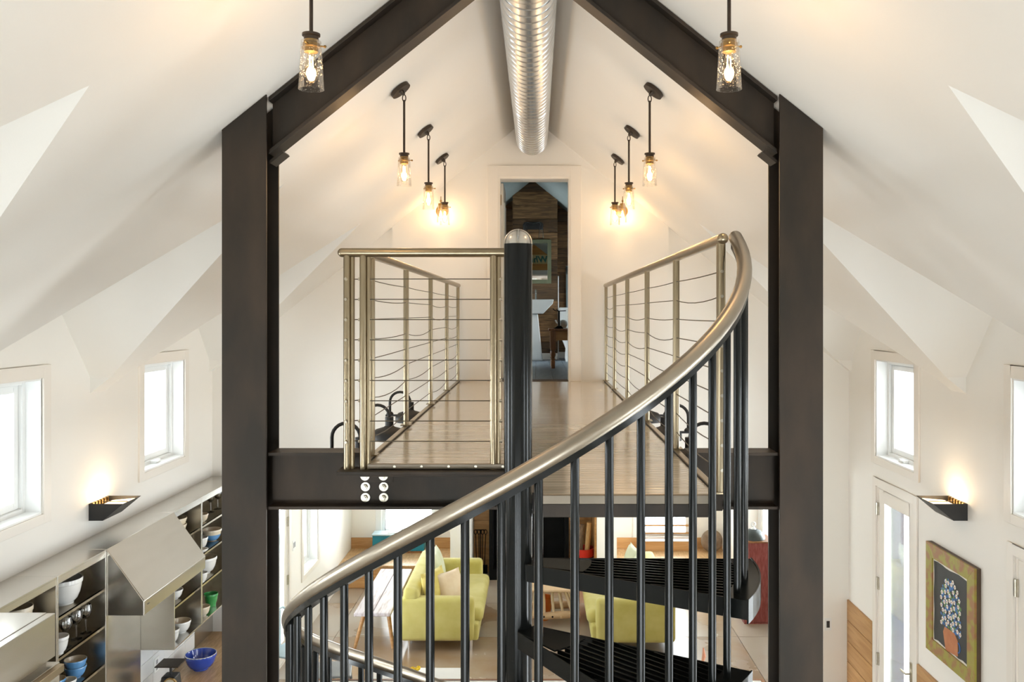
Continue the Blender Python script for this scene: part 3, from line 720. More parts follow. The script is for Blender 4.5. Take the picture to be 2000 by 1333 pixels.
# ------------------------------------------------------------------ seeded glass pendants
def socket_and_glass(t, z, s=1.0):
    """socket, thumb screws, glass and bulb hanging from z (local)"""
    so = MB().lathe([(.0, z), (.031*s, z), (.031*s, z-.008), (.025*s, z-.011), (.025*s, z-.022)], seg=24).build('socket_cap', M['bronze'], t)
    MB().lathe([(.025, z-.022), (.0255, z-.030), (.029, z-.034), (.029, z-.046), (.025, z-.050), (.024, z-.064)], seg=24).build('socket', M['brass'], t)
    for a in (20, 140, 260):
        ca, sa = math.cos(R(a)), math.sin(R(a))
        MB().cyl((ca*.028, sa*.028, z-.040), (ca*.046, sa*.046, z-.040), .0028, seg=6).ball((ca*.047, sa*.047, z-.040), .0055, 8, 5).build('thumb_screw', M['brass'], t)
    MB().lathe([(.0345, z-.026), (.0435, z-.187), (.0445, z-.193), (.041, z-.1935), (.040, z-.187), (.0318, z-.026), (.0345, z-.026)], seg=32, caps=False).build('glass_shade', M['seed'], t, smooth=60)
    bl = MB().lathe([(.0125, z-.060), (.0135, z-.075), (.024, z-.118), (.026, z-.137), (.022, z-.155), (.011, z-.167), (0, z-.170)], seg=18, caps=False).build('bulb', M['bulb'], t, smooth=60)
    MB().tube([(-.004, 0, z-.075), (-.006, .002, z-.11), (-.009, -.002, z-.15), (-.002, .004, z-.105), (.002, -.003, z-.152), (.006, .003, z-.105), (.008, -.002, z-.15), (.004, 0, z-.08)], .0024, seg=6).build('filament', M['fil'], bl)
    plamp('pendant_light', (0, 0, z-.125), PEND_W, parent=t)
def pendant(x, y, label, first=None):
    zt = 4.965 + (.025 if y < 4 else 0); zr = roof(x); sgn = 1 if x > XC else -1
    t = thing('pendant_lamp', label, 'pendant lamp', (x, y, zt), group='seeded glass pendants', local=True)
    h = zr - zt
    Rm = Matrix.Rotation(R(38.66)*sgn, 3, 'Y')
    # canopy disc lying against the slope
    c = MB(); n = Rm @ Vector((0,0,1)); cc = Vector((0,0,h)) - n*.0125 + Vector((1, 0, -.8*sgn)) * (n.x*.0485)
    c.cyl(cc - n*.012, cc + n*.010, .064, seg=32); c.cyl(cc - n*.034, cc - n*.012, .010, .016, seg=12)
    c.build('canopy', M['bronze'], t, smooth=40)
    lp = cc - n*.036
    loop = [(lp.x + .010*math.cos(a), lp.y, lp.z-.020 + .020*math.sin(a)) for a in [2*math.pi*k/14 for k in range(14)]]
    MB().tube(loop, .0032, seg=6, closed=True).build('chain_link', M['bronze'], t)
    MB().cyl((0,0,0), (0,0,lp.z-.040), .0068, seg=12).ball((0,0,lp.z-.037), .0075, 8, 6).build('rod', M['bronze'], t)
    socket_and_glass(t, 0.0)
    return t
PY = [3.02, 5.14, 6.30, 7.42]
wl_ = ['in front of the left rafter, nearest the viewer', 'over the left railing, first behind the frame', 'over the left railing, second behind the frame', 'over the left railing, closest to the far wall']
wr_ = ['in front of the right rafter, nearest the viewer', 'over the right railing, first behind the frame', 'over the right railing, second behind the frame', 'over the right railing, closest to the far wall']
for i, y in enumerate(PY):
    pendant(XC-.722, y, 'seeded glass pendant lamp ' + wl_[i]); pendant(XC+.728, y, 'seeded glass pendant lamp ' + wr_[i])
# glass wall sconces beside the bathroom door
for x, s in ((-.925, 'left'), (.832, 'right')):
    t = thing('wall_sconce', 'brass wall sconce with a clear glass shade %s of the bathroom doorway' % s, 'wall sconce', (x, YF2, 5.02), group='glass wall sconces', local=True)
    MB().lathe([(0, -.012), (.055, -.012), (.062, -.004), (.062, 0)], axis='y', seg=32).build('back_plate', M['brass'], t)
    MB().tube([(0, -.01, .0), (0, -.06, .0), (0, -.10, .03), (0, -.115, .06)], .007, seg=10).build('arm', M['brass'], t)
    MB().cyl((0,-.115,.05), (0,-.115,.13), .006, .003, seg=10).ball((0,-.115,.085), .011).build('finial', M['brass'], t)
    so = MB().lathe([(0,.062), (.026,.060), (.027,.045), (.022,.020), (.020,.005)], (0,-.115,0), seg=20).build('socket', M['brass'], t)
    MB().lathe([(.032,.04), (.042,-.12), (.040,-.122), (.030,.04), (.032,.04)], (0,-.115,0), seg=28, caps=False).build('glass_shade', M['clear'], t, smooth=60)
    bl = MB().lathe([(.012,.005), (.026,-.05), (.022,-.08), (0,-.095)], (0,-.115,0), seg=16, caps=False).build('bulb', M['bulb'], t, smooth=60)
    MB().tube([(-.005,-.115,-.01), (-.006,-.113,-.06), (.002,-.117,-.01), (.006,-.115,-.06)], .0026, seg=6).build('filament', M['fil'], bl)
    plamp('sconce_light', (0, -.115, -.045), SCONCE_W, parent=t)
# wedge uplights on the side walls
for s, xw, lab in ((1, XLW, 'black wedge uplight glowing on the left wall above the range hood'), (-1, XRW, 'black wedge uplight glowing on the right wall above the painting')):
    t = thing('wall_uplight', lab, 'wall light', (xw, 6.34, 2.60), group='wedge uplights', local=True)
    ya, yb = -.14, .14; P = lambda x, y, z: (s*x, y, z)
    m = MB(); zb, zt = -.06, .06
    # near and far cheeks, sloping front, bottom and back: thin folded sheet
    for y in (ya, yb):
        poly = [(s*0, zb), (s*.10, zb), (s*.245, zt), (s*0, zt)]
        m.prism(poly, 'y', y-.002, y+.002)
    m.prism([(s*.10, zb), (s*.245, zt), (s*.241, zt), (s*.097, zb)], 'y', ya, yb)
    m.prism([(0, zb), (s*.10, zb), (s*.10, zb+.004), (0, zb+.004)], 'y', ya, yb)
    m.prism([(0, zb), (s*.006, zb), (s*.006, zt), (0, zt)], 'y', ya, yb)
    m.build('housing', M['blackm'], t)
    df = MB(); df.prism([(s*.04, .030), (s*.205, .045), (s*.205, .040), (s*.04, .025)], 'y', ya+.012, yb-.012); df.build('diffuser', M['diff'], t)
    MB().box(min(s*.03,s*.21), max(s*.03,s*.21), -.006, .006, .046, .050).build('bar', M['bronze'], t)
    m = MB()
    for i in range(6): m.box(min(s*.010,s*.022), max(s*.010,s*.022), ya+.02+i*.042, ya+.04+i*.042, .02, .062)
    m.build('reflector_clips', M['brass'], t)
    plamp('uplight_light', (s*.11, 0, .075), WEDGE_W, (1, .70, .40), r=.05, parent=t)
# ------------------------------------------------------------------ gooseneck barn lights along the bridge
def gooseneck(s, y, label):
    bx = XC + s*1.01; sx = XC + s*.862
    t = thing('gooseneck_light', label, 'barn light', (bx, y, 3.28), group='gooseneck lights along the footbridge')
    xe = (BR+.022) if s > 0 else (BL-.022)
    MB().box(min(xe, bx+s*.03), max(xe, bx+s*.03), y-.015, y+.015, 3.268, 3.28).build('bracket', M['blackm'], t)
    MB().lathe([(.0, 3.302), (.016, 3.30), (.026, 3.288), (.026, 3.28)], (bx, y, 0), seg=18).build('base', M['blackm'], t)
    rr = abs(bx-sx)/2; cx = (bx+sx)/2; zt = 3.444 - rr
    path = [(bx, y, 3.29), (bx, y, zt)] + [(cx + (bx-cx)*math.cos(a), y, zt + rr*math.sin(a)) for a in [math.pi*k/12 for k in range(1, 12)]] + [(sx, y, zt), (sx, y, 3.35)]
    MB().tube(path, .0095, seg=10).build('arm', M['blackm'], t, smooth=60)
    sh = MB().lathe([(.0, 3.372), (.026, 3.370), (.026, 3.315), (.034, 3.308), (.085, 3.292), (.106, 3.268), (.108, 3.227), (.104, 3.227), (.102, 3.266), (.08, 3.286), (.0, 3.30)], (sx, y, 0), seg=32)
    sh.build('shade', M['blackm'], t, smooth=40)
for i, y in enumerate((4.55, 5.45, 6.35)):
    w_ = ['nearest the steel beam', 'in the middle of its row', 'farthest from the steel beam'][i]
    gooseneck(-1, y, 'black gooseneck barn light left of the footbridge, ' + w_)
    gooseneck(1, y, 'black gooseneck barn light right of the footbridge, ' + w_)
# ------------------------------------------------------------------ kitchen along the left wall
CX0, CX1 = XLW + .001, -2.91; CZ0, CZ1 = 1.31, 2.42; SH = [2.15, 1.90, 1.635]
def cabinet(y0, y1, label, back=True, shelves=SH):
    t = thing('steel_cabinet', label, 'cabinet', ((CX0+CX1)/2, (y0+y1)/2, CZ0), group='open steel wall cabinets')
    g = .012; y0 += .001; y1 -= .001
    MB().box(CX0, CX1, y0, y1, CZ1-g, CZ1).build('top_panel', M['cab'], t, bevel=.0015)
    MB().box(CX0, CX1, y0, y1, CZ0, CZ0+g).build('bottom_panel', M['cab'], t, bevel=.0015)
    for ya in (y0, y1-g): MB().box(CX0, CX1, ya, ya+g, CZ0+g, CZ1-g).build('side_panel', M['cab'], t, bevel=.0015)
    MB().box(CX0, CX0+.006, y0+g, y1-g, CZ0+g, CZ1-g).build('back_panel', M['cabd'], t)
    MB().box(CX1-.012, CX1, y0+g, y1-g, CZ1-.05, CZ1-g).build('lip', M['cab'], t)
    for z in shelves:
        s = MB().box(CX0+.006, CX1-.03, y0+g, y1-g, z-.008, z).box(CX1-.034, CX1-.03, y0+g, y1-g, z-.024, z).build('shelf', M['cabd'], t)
    return t
cabinet(4.66, 5.285, 'open steel wall cabinet behind the refrigerator')
cabinet(5.287, 5.89, 'open steel wall cabinet holding the big white bowl and wine glasses')
cabinet(6.992, 7.565, 'open steel wall cabinet right of the range hood')
cabinet(7.567, YFAR-.001, 'open steel wall cabinet at the far corner with the green cup')
# range hood
HY0, HY1 = 5.893, 6.990
t = thing('range_hood', 'stainless range hood with a sloping front panel', 'range hood', (-2.95, (HY0+HY1)/2, 1.97))
prof = [(CX0, 1.97), (-2.66, 1.97), (-2.66, 2.067), (-2.912, 2.42), (CX0, 2.42)]
MB().prism(prof, 'y', HY0, HY1).build('hood_shell', M['cab'], t, bevel=.003)
v = Vector((-2.66+2.912, 0, 2.067-2.42)); nrm = Vector((.353, 0, .252)).normalized()*.003
A = Vector((-2.912, 0, 2.42)); B = Vector((-2.66, 0, 2.067))
MB().prism([(A.x+nrm.x*.2, A.z-.004), (B.x-.002+nrm.x*.2, B.z+.004), (B.x-.002+nrm.x, B.z+.004+nrm.z), (A.x+nrm.x, A.z-.004+nrm.z)], 'y', HY0+.006, HY1-.006).build('front_panel', M['cab'], t)
MB().box(-2.661, -2.657, HY0+.012, HY1-.012, 1.978, 2.058).build('lip', M['cab'], t)
MB().box(-2.658, -2.655, HY0+.05, HY0+.08, 2.03, 2.034).build('badge', M['blackm'], t)
t = thing('steel_backsplash', 'stainless sheet on the wall below the range hood', 'backsplash', (CX0, 6.44, .9))
MB().box(CX0, CX0+.008, HY0, HY1, .9, 1.968).build('sheet', M['cab'], t); MB().box(CX0+.008, CX0+.014, 6.43, 6.45, .9, 1.968).build('seam_cover', M['cab'], t)
tag(MB().box(CX0, CX0+.006, 8.10, YFAR-.002, .89, 1.308).box(CX0+.006, CX0+.009, 8.10, 8.112, .89, 1.308).build('steel_splash_sheet', M['cab'], None), 'plain grey steel sheet on the wall beyond the white tiles', 'backsplash')
# refrigerator
t = thing('refrigerator', 'tall stainless refrigerator at the lower left corner', 'refrigerator', (-2.87, 4.15, 0))
MB().box(CX0, -2.60, 3.70, 4.62, 0.02, 2.43).build('body', M['cab'], t, bevel=.003)
dr = MB().box(-2.598, -2.553, 3.702, 4.618, 2.20, 2.428).build('upper_panel', M['cab'], t, bevel=.003)
d1 = MB().box(-2.598, -2.53, 3.702, 4.618, .9, 2.17).build('door', M['cab'], t, bevel=.003)
MB().box(-2.529, -2.505, 3.72, 4.60, 2.130, 2.168).box(-2.505, -2.485, 3.74, 4.58, 2.135, 2.175).build('handle', M['brush'], d1, bevel=.003)
MB().box(-2.529, -2.497, 3.72, 4.59, 2.02, 2.045).build('trim_bar', M['brush'], d1, bevel=.003)
d2 = MB().box(-2.598, -2.545, 3.702, 4.618, .06, .88).build('drawer', M['cab'], t, bevel=.003)
MB().cyl((-2.51, 3.8, .8), (-2.51, 4.5, .8), .012, seg=10).build('handle', M['brush'], d2)
# base cabinet and worktop
t = thing('base_cabinet', 'steel base cabinet under the wooden worktop', 'cabinet', (-2.88, 7.77, 0))
MB().box(CX0, -2.60, 7.0, YFAR-.004, .08, .848).build('body', M['cab'], t)
for i in range(3):
    d_ = MB().box(-2.598, -2.578, 7.004 + i*.516, 7.512 + i*.516, .10, .84).build('door', M['cab'], t, bevel=.002)
    MB().cyl((-2.555, 7.08 + i*.516, .78), (-2.555, 7.43 + i*.516, .78), .008, seg=8).build('handle', M['brush'], d_)
tag(MB().box(CX0, -2.55, 6.995, YFAR-.003, .849, .889).build('worktop', M['woodx'], None, bevel=.003), 'honey coloured wooden worktop below the tiled wall', 'worktop')
tag(MB().box(CX0, CX0+.02, 7.0, 8.09, .8905, .905).build('upstand', M['cab'], None), 'thin steel upstand where the worktop meets the tiles', 'upstand')
# white tiles: pieces of the left wall
tl = MB().box(0, .008, .002, .218, .002, .133).mesh('tile', M['tile'], bevel=.0012, seg=1)
wall_l['_o'] = (0,0,0)
for r_ in range(3):
    for k in range(5):
        y = 6.996 + k*.22 + (0 if r_ % 2 else -.0)
        inst('tile', tl, wall_l, (CX0, y, .905 + r_*.135))
t = thing('wall_outlet', 'white double outlet on the tiled wall', 'outlet', (CX0+.009, 7.28, 1.08))
MB().box(CX0+.009, CX0+.014, 7.235, 7.325, 1.02, 1.14).build('plate', M['white'], t, bevel=.002)
MB().box(CX0+.014, CX0+.016, 7.262, 7.298, 1.085, 1.12).box(CX0+.014, CX0+.016, 7.262, 7.298, 1.035, 1.07).build('socket_face', M['plateg'], t, bevel=.004)
# crockery
def bowl(loc, r, h, m_out, label, m_in=None, foot=.5, band=None, cat='bowl', rim=.06, group='bowls on the steel shelves', ribs=0, seg=28):
    x, y, z = loc; th = max(.004, r*.06)
    t = thing('mixing_bowl', label, cat, (x, y, z), group=group, local=True)
    out = [(r*foot*.96, 0), (r*foot, h*.03), (r*foot*.98, h*.07), (r*.74, h*.22), (r*.88, h*.45), (r*.955, h*.70), (r*.97, h*.82), (r*(1+rim*.3), h*.84), (r*(1+rim*.4), h*.97), (r*(1+rim*.2), h)]
    inn = [(r-th, h*.985), (r*.90-th, h*.68), (r*.82-th, h*.45), (r*.66-th, h*.24), (r*.35, h*.13), (0, h*.11)]
    ob = MB().lathe([(0, 0)] + out, seg=seg if not ribs else ribs*2, ribs=ribs, ribamp=.022, caps=False).build('bowl_body', m_out, t, smooth=50)
    MB().lathe([(r*(1+rim*.2), h)] + inn, seg=seg, caps=False).build('bowl_inside', m_in or m_out, t, smooth=50)
    if band: MB().lathe([(r*foot*1.01+.001, h*.05), (r*.745+.0012, h*.22), (r*.885+.0012, h*.45), (r*.925+.0012, h*.57)], seg=seg, caps=False).build('colour_band', band, t, smooth=50)
    if ribs: MB().lathe([(r*.985, h*.965), (r*1.035, h*.975), (r*1.03, h*1.01), (r*.985, h*1.01), (r*.985, h*.965)], seg=seg, caps=False).build('glaze_rim', M['porc'], t, smooth=50)
    return t
def goblet(loc, label, s=1.0):
    t = thing('wine_glass', label, 'wine glass', loc, group='wine glasses on the steel shelves', local=True)
    MB().lathe([(0,.002), (.034*s,.002), (.034*s,.004), (.010*s,.008), (.0045*s,.016)], seg=20).build('foot', M['goblet'], t, smooth=60)
    MB().lathe([(.006*s,.014), (.005*s,.05), (.006*s,.092)], seg=10).build('stem', M['goblet'], t, smooth=60)
    MB().lathe([(.004*s,.09), (.022*s,.105), (.036*s,.135), (.038*s,.155), (.030*s,.19), (.0288*s,.19), (.0365*s,.155), (.034*s,.135), (.020*s,.107), (0,.096)], seg=24, caps=False).build('bowl', M['goblet'], t, smooth=60)
bowl((-3.045, 5.60, SH[0]), .112, .165, M['porc'], 'big white mixing bowl on the top shelf nearest the refrigerator', foot=.55)
bowl((-3.05, 5.10, SH[0]), .088, .15, M['cream'], 'cream bowl peeping over the refrigerator', foot=.5)
for i, (x, y) in enumerate(((-2.985, 5.52), (-3.09, 5.58), (-2.99, 5.655), (-2.985, 5.765))):
    goblet((x, y, SH[1]), 'stemmed wine glass on the middle shelf, ' + ['leftmost of the four', 'at the back of the four', 'third of the four from the left', 'rightmost of the four'][i], s=1.0)
bowl((-2.975, 5.415, SH[1]), .058, .11, M['porc'], 'tall white bowl cut by the cabinet side on the middle shelf')
bowl((-3.02, 5.70, SH[2]), .066, .075, M['bluegl'], 'lower of two stacked sky blue bowls', m_in=M['cream'])
bowl((-3.02, 5.70, SH[2]+.045), .067, .075, M['bluegl'], 'upper of two stacked sky blue bowls with a tan inside', m_in=M['cream'])
bowl((-3.02, 5.46, SH[2]), .06, .09, M['bluegl'], 'sky blue bowl behind the cabinet side left of the stack', m_in=M['cream'])
bowl((-2.955, 5.485, SH[2]), .05, .075, M['porc'], 'small white bowl beside the sky blue bowls', m_in=M['cream'])
bowl((-3.01, 7.36, CZ0+.012), .082, .098, M['porc'], 'white round bowl on the cabinet floor under the range hood', m_in=M['cream'], foot=.55)
bowl((-2.99, 7.13, CZ0+.012), .06, .11, M['porc'], 'white bowl half hidden on the cabinet floor beside the hood')
bowl((-3.03, 7.26, SH[2]), .075, .08, M['porc'], 'white bowl on the shelf just under the hood lip')
bowl((-3.05, 7.36, SH[0]), .085, .085, M['cream'], 'lower tan bowl behind the hood corner')
bowl((-3.05, 7.36, SH[0]+.055), .087, .085, M['cream'], 'upper tan bowl behind the hood corner')
goblet((-3.06, 8.17, SH[0]), 'stemmed wine glass in the far cabinet, left one'); goblet((-3.04, 8.30, SH[0]), 'stemmed wine glass in the far cabinet, right one')
bowl((-3.0, 7.80, SH[0]), .055, .07, M['cream'], 'small cream bowl left of the far wine glasses')
bowl((-3.03, 8.12, SH[1]), .086, .105, M['cream'], 'cream bowl with a blue lower band in the far cabinet', band=M['bluegl'])
bowl((-3.03, 7.84, SH[1]), .065, .10, M['porc'], 'white bowl left of the blue banded bowl')
bowl((-2.97, 7.72, SH[1]), .055, .03, M['porc'], 'small white saucer bowl beside the blue banded bowl')
bowl((-3.05, 7.98, SH[2]), .112, .15, M['porc'], 'wide white pudding bowl in the far cabinet', m_in=M['cream'])
bowl((-2.97, 7.72, SH[2]), .05, .085, M['porc'], 'narrow white bowl left of the pudding bowl')
bowl((-3.0, 8.02, CZ0+.012), .062, .115, M['greengl'], 'green footed cup on the far cabinet floor', cat='cup', foot=.72)
bowl((-3.08, 7.85, CZ0+.012), .05, .12, M['greengl'], 'second green cup half hidden behind the cabinet side', cat='cup', foot=.62)
bowl((-2.98, 7.76, CZ0+.012), .065, .085, M['cream'], 'cream bowl left of the green cups', foot=.5)
bowl((-2.955, 7.66, .889), .130, .135, M['cobalt'], 'ribbed cobalt blue bowl on the wooden worktop', foot=.5, group='bowl on the worktop', ribs=26)
# kitchen scale
t = thing('kitchen_scale', 'antique black kitchen scale with a brass dial on the worktop', 'kitchen scale', (-2.98, 7.08, .889))
MB().prism([(-3.06, .89), (-2.90, .89), (-2.925, 1.075), (-3.035, 1.075)], 'y', 7.03, 7.15).build('body', M['blackm'], t, bevel=.01)
MB().cyl((-2.98, 7.09, 1.07), (-2.98, 7.09, 1.165), .010, seg=10).build('stem', M['blackm'], t)
MB().box(-3.075, -2.885, 7.0, 7.18, 1.163, 1.171).build('weighing_plate', M['bronze'], t, bevel=.002)
dl = MB().lathe([(0, 7.012), (.045, 7.012), (.052, 7.016), (.052, 7.03)], (-2.955, 0, 1.02), axis='y', seg=28).build('dial', M['cream'], t)
MB().lathe([(.046, 7.010), (.055, 7.010), (.055, 7.03)], (-2.955, 0, 1.02), axis='y', seg=28, caps=False).build('dial_rim', M['brass'], dl)
# island in front of the opening
t = thing('kitchen_island', 'white topped kitchen island with a wooden rim at the picture bottom', 'island', (0, 6.95, 0))
MB().box(-1.80, 1.82, 6.60, 7.30, 0, .88).build('body', M['wall'], t)
MB().box(-1.87, 1.89, 6.53, 7.345, .88, .918).build('top', M['porc'], t)
MB().box(-1.90, 1.92, 7.345, 7.375, .872, .922).box(-1.90, 1.92, 6.50, 6.53, .872, .922).box(-1.90, -1.87, 6.53, 7.345, .872, .922).box(1.89, 1.92, 6.53, 7.345, .872, .922).build('rim', M['tablew'], t, bevel=.006)
t = thing('coral_flower', 'coral pink flower spike in a small vase on the island', 'flower', (1.375, 7.2, .918))
MB().lathe([(0,.918), (.03,.918), (.04,.96), (.022,1.02), (.02,1.04)], (1.375,7.2,0), seg=16).build('vase', M['cream'], t)
MB().tube([(1.372,7.2,1.03), (1.366,7.2,1.10), (1.385,7.2,1.18), (1.380,7.2,1.25)], [.003,.010,.016,.004], seg=8).build('spike', M['coral'], t)
MB().ball((1.350,7.2,1.09), (.010,.006,.016)).build('petal', M['yellow'], t)

# ------------------------------------------------------------------ living room
def sofa(x0, x1, y0, y1, s, label):
    """s=+1 seat faces +x"""
    t = thing('sofa', label, 'sofa', ((x0+x1)/2, (y0+y1)/2, 0))
    def bx(a, b, ya, yb, za, zb, name, m, bev, sg=4, par=None):
        xa, xb = (x0+a, x0+b) if s > 0 else (x1-b, x1-a)
        return MB().box(min(xa,xb), max(xa,xb), ya, yb, za, zb).build(name, m, par or t, bevel=bev, seg=sg, smooth=60)
    W = x1-x0
    bx(.02, W-.05, y0+.04, y1-.04, .13, .33, 'base', M['sofa'], .03)
    bx(.18, W, y0+.15, y1-.15, .30, .47, 'seat_cushion', M['sofa'], .07)
    # back with a slight rake
    xa = [0, .24, .30, .06]; pr = [((x0+q) if s > 0 else (x1-q), z) for q, z in ((.0,.13), (.26,.13), (.22,.74), (.04,.76))]
    MB().prism(pr, 'y', y0+.02, y1-.02).build('backrest', M['sofa'], t, bevel=.055, seg=4, smooth=60)
    for ya, yb in ((y0, y0+.17), (y1-.17, y1)): bx(.0, W-.10, ya, yb, .13, .645, 'arm', M['sofa'], .055)
    for xx in (.10, W-.14):
        for yy in (y0+.10, y1-.10):
            xp = x0+xx if s > 0 else x1-xx
            MB().cyl((xp, yy, 0), (xp, yy, .135), .015, .02, seg=12).build('leg', M['chrome'], t)
    return t
sofa(-1.62, -.64, 10.28, 12.05, 1, 'chartreuse slipcovered sofa left of the stair pole')
sofa(.60, 1.64, 10.22, 12.0, -1, 'chartreuse slipcovered sofa right of the stair pole')
def pillow(loc, w, h, th, rot, m, label, group='sofa cushions'):
    V = []; Fs = []; n = 12
    for side in (1, -1):
        for i in range(n+1):
            for j in range(n+1):
                u, v = 2*i/n-1, 2*j/n-1
                e = max(0, (1-abs(u)**2.6)*(1-abs(v)**2.6))**.5
                pinch = 1 - .07*(1-abs(v)**2)*abs(u)**3
                pv = 1 - .07*(1-abs(u)**2)*abs(v)**3
                V.append((u*w/2*pinch, side*th/2*e, v*h/2*pv))
    N = (n+1)**2
    for sd in (0, 1):
        for i in range(n):
            for j in range(n):
                q = (sd*N+i*(n+1)+j, sd*N+(i+1)*(n+1)+j, sd*N+(i+1)*(n+1)+j+1, sd*N+i*(n+1)+j+1)
                Fs.append(q if sd else q[::-1])
    o = MB().add(V, Fs).build('cushion', m, None, smooth=80)
    o.location = loc; o.rotation_euler = rot
    return tag(o, label, 'cushion', group)
pillow((-1.24, 10.62, .665), .45, .45, .16, (R(-14), 0, R(62)), M['pillowy'], 'yellow cushion leaning in the near corner of the left sofa')
pillow((-1.06, 10.72, .645), .42, .40, .15, (R(-20), 0, R(50)), M['pillowc'], 'cream cushion leaning on the yellow one on the left sofa')
pillow((-1.30, 11.45, .69), .5, .45, .16, (R(-14), 0, R(90)), M['pillowp'], 'pale green back cushion at the far end of the left sofa')
pillow((1.26, 11.55, .70), .5, .45, .16, (R(-16), 0, R(-80)), M['pillowp'], 'pale green cushion with its corner up on the right sofa')
pillow((1.24, 11.0, .69), .48, .44, .16, (R(-16), R(20), R(-95)), M['pillowp'], 'tilted pale green cushion nearer the viewer on the right sofa')
# rustic bench table
t = thing('rustic_bench', 'weathered plank bench with splayed legs behind the left sofa', 'bench', (-1.95, 11.2, 0))
for i, (xa, xb) in enumerate(((-2.17, -1.955), (-1.951, -1.73))):
    MB().box(xa, xb, 10.32, 12.12, .415, .46).build('plank', M['barn'], t, bevel=.012)
for y, dy in ((10.55, -.12), (11.9, .12)):
    for x, dx in ((-2.08, -.10), (-1.80, .08)):
        MB().cyl((x, y, .415), (x+dx, y+dy, 0), .026, .019, seg=10).build('leg', M['wood'], t)
    MB().box(-2.12, -1.78, y-.03, y+.03, .385, .4148).build('cleat', M['wood'], t, bevel=.004)
# teal chest
t = thing('teal_chest', 'teal painted chest on the left window seat', 'chest', (-2.125, 13.46, .337))
MB().box(-2.52, -1.73, 13.36, 13.60, .365, .600).build('body', M['teal'], t, bevel=.004)
MB().box(-2.53, -1.72, 13.35, 13.60, .600, .622).build('lid', M['palebl'], t, bevel=.004)
MB().prism([(-2.53, .337), (-1.72, .337), (-1.72, .364), (-2.0, .358), (-2.15, .372), (-2.3, .358), (-2.53, .364)], 'y', 13.345, 13.36).build('plinth', M['tablew'], t)
MB().box(-2.51, -1.74, 13.37, 13.60, .337, .365).build('plinth_box', M['tablew'], t)
tag(MB().box(-2.30, -2.02, 13.40, 13.56, .6225, .630).box(-2.295, -2.03, 13.405, 13.555, .630, .640).build('book', M['white'], None), 'white book lying on the teal chest', 'book')
# fireplace recess
fp = thing('fireplace', 'black stove box in a pine lined recess between white piers', 'fireplace', (-.045, 13.3, 0))
for i in range(8):
    for x0, x1 in ((-.968, -.72), (.49, .878)):
        MB().box(x0, x1, 13.50, 13.53, i*.2+.002, i*.2+.198).build('plank', M['woodh'], fp)
MB().box(-.968, .878, 13.531, 13.635, 0, 2.45).build('backing', M['wood'], fp)
MB().box(.850, .878, 12.72, 13.50, .001, 1.6).build('side_board', M['wood'], fp)
sb = MB().box(-.715, -.66, 13.10, 13.50, 0, 1.5).box(.43, .485, 13.10, 13.50, 0, 1.5).box(-.66, .43, 13.10, 13.50, 1.4, 1.5).box(-.66, .43, 13.10, 13.50, 0, .16).box(-.66, .43, 13.45, 13.50, .16, 1.4).build('firebox', M['firebox'], fp)
MB().box(-.60, .37, 13.18, 13.21, .16, .22).build('grate', M['firebox'], sb)
t = thing('fire_tool_set', 'black iron fire tools standing against the pine boards', 'fire tools', (-.86, 13.38, 0))
MB().lathe([(0,0), (.09,0), (.09,.012), (0,.012)], (-.86,13.38,0), seg=20).build('base', M['firebox'], t)
MB().cyl((-.86,13.38,.01), (-.86,13.38,.69), .007, seg=8).build('stand', M['firebox'], t)
MB().cyl((-.93,13.38,.685), (-.79,13.38,.685), .006, seg=8).build('crossbar', M['firebox'], t)
for i, x in enumerate((-.92, -.88, -.835, -.80)):
    m = MB(); m.cyl((x, 13.37, .12), (x+.012*(i-1.5), 13.37, .62), .006, seg=8)
    m.tube([(x+.012*(i-1.5)+.022*math.sin(a), 13.37, .655-.035*math.cos(a)) for a in [2*math.pi*k/10 for k in range(10)]], .006, seg=6, closed=True)
    if i == 3: m.box(x-.045, x+.045, 13.36, 13.38, .02, .15)
    elif i == 0: m.box(x-.03, x+.03, 13.35, 13.39, .03, .12)
    m.build('tool', M['firebox'], t)
t = thing('red_pail', 'bright red pail full of split logs beside the stove', 'pail', (.70, 13.0, 0))
MB().lathe([(0,.0), (.135,.0), (.15,.38), (.152,.385), (.155,.40), (.155,.51), (.16,.52), (.150,.52), (.147,.40), (.13,.03), (0,.03)], (.70,13.0,0), seg=32).build('pail_body', M['redbr'], t, smooth=40)
MB().lathe([(.152,.386), (.158,.39), (.158,.398), (.153,.402)], (.70,13.0,0), seg=32, caps=False).build('hoop', M['firebox'], t)
for i, (x, y, dx, r_, top, mm) in enumerate(((.625,12.97,.06,.036,.87,'bark'), (.715,12.95,.07,.040,.90,'logend'), (.64,13.06,.02,.034,.80,'bark'), (.745,13.06,.02,.034,.78,'bark'))):
    o = MB().cyl((x, y, .045), (x+dx, y, top), r_, r_*.92, seg=9).build('split_log', M[mm], None, smooth=0)
    tag(o, ['dark split log leaning in the red pail, front left', 'pale split log leaning in the red pail, front right', 'short dark log at the back of the red pail', 'short dark log at the right of the red pail'][i], 'log', 'logs in the red pail')
# round stone on the right window seat
o = MB().ball((2.70, 13.42, .337+.172), (.168, .10, .174), 24, 16).build('round_stone', M['stone'], None, smooth=80)
tag(o, 'round brown stone disc standing on the right window seat', 'stone')
# long box bench on the right seat against the window
t = thing('pine_box', 'long pine box on the right window seat under the window', 'box', (1.98, 13.52, .337))
MB().box(1.66, 2.40, 13.45, 13.60, .337, .49).build('box_body', M['woodh'], t, bevel=.004); MB().box(1.65, 2.41, 13.44, 13.60, .49, .50).build('box_lid', M['white'], t)
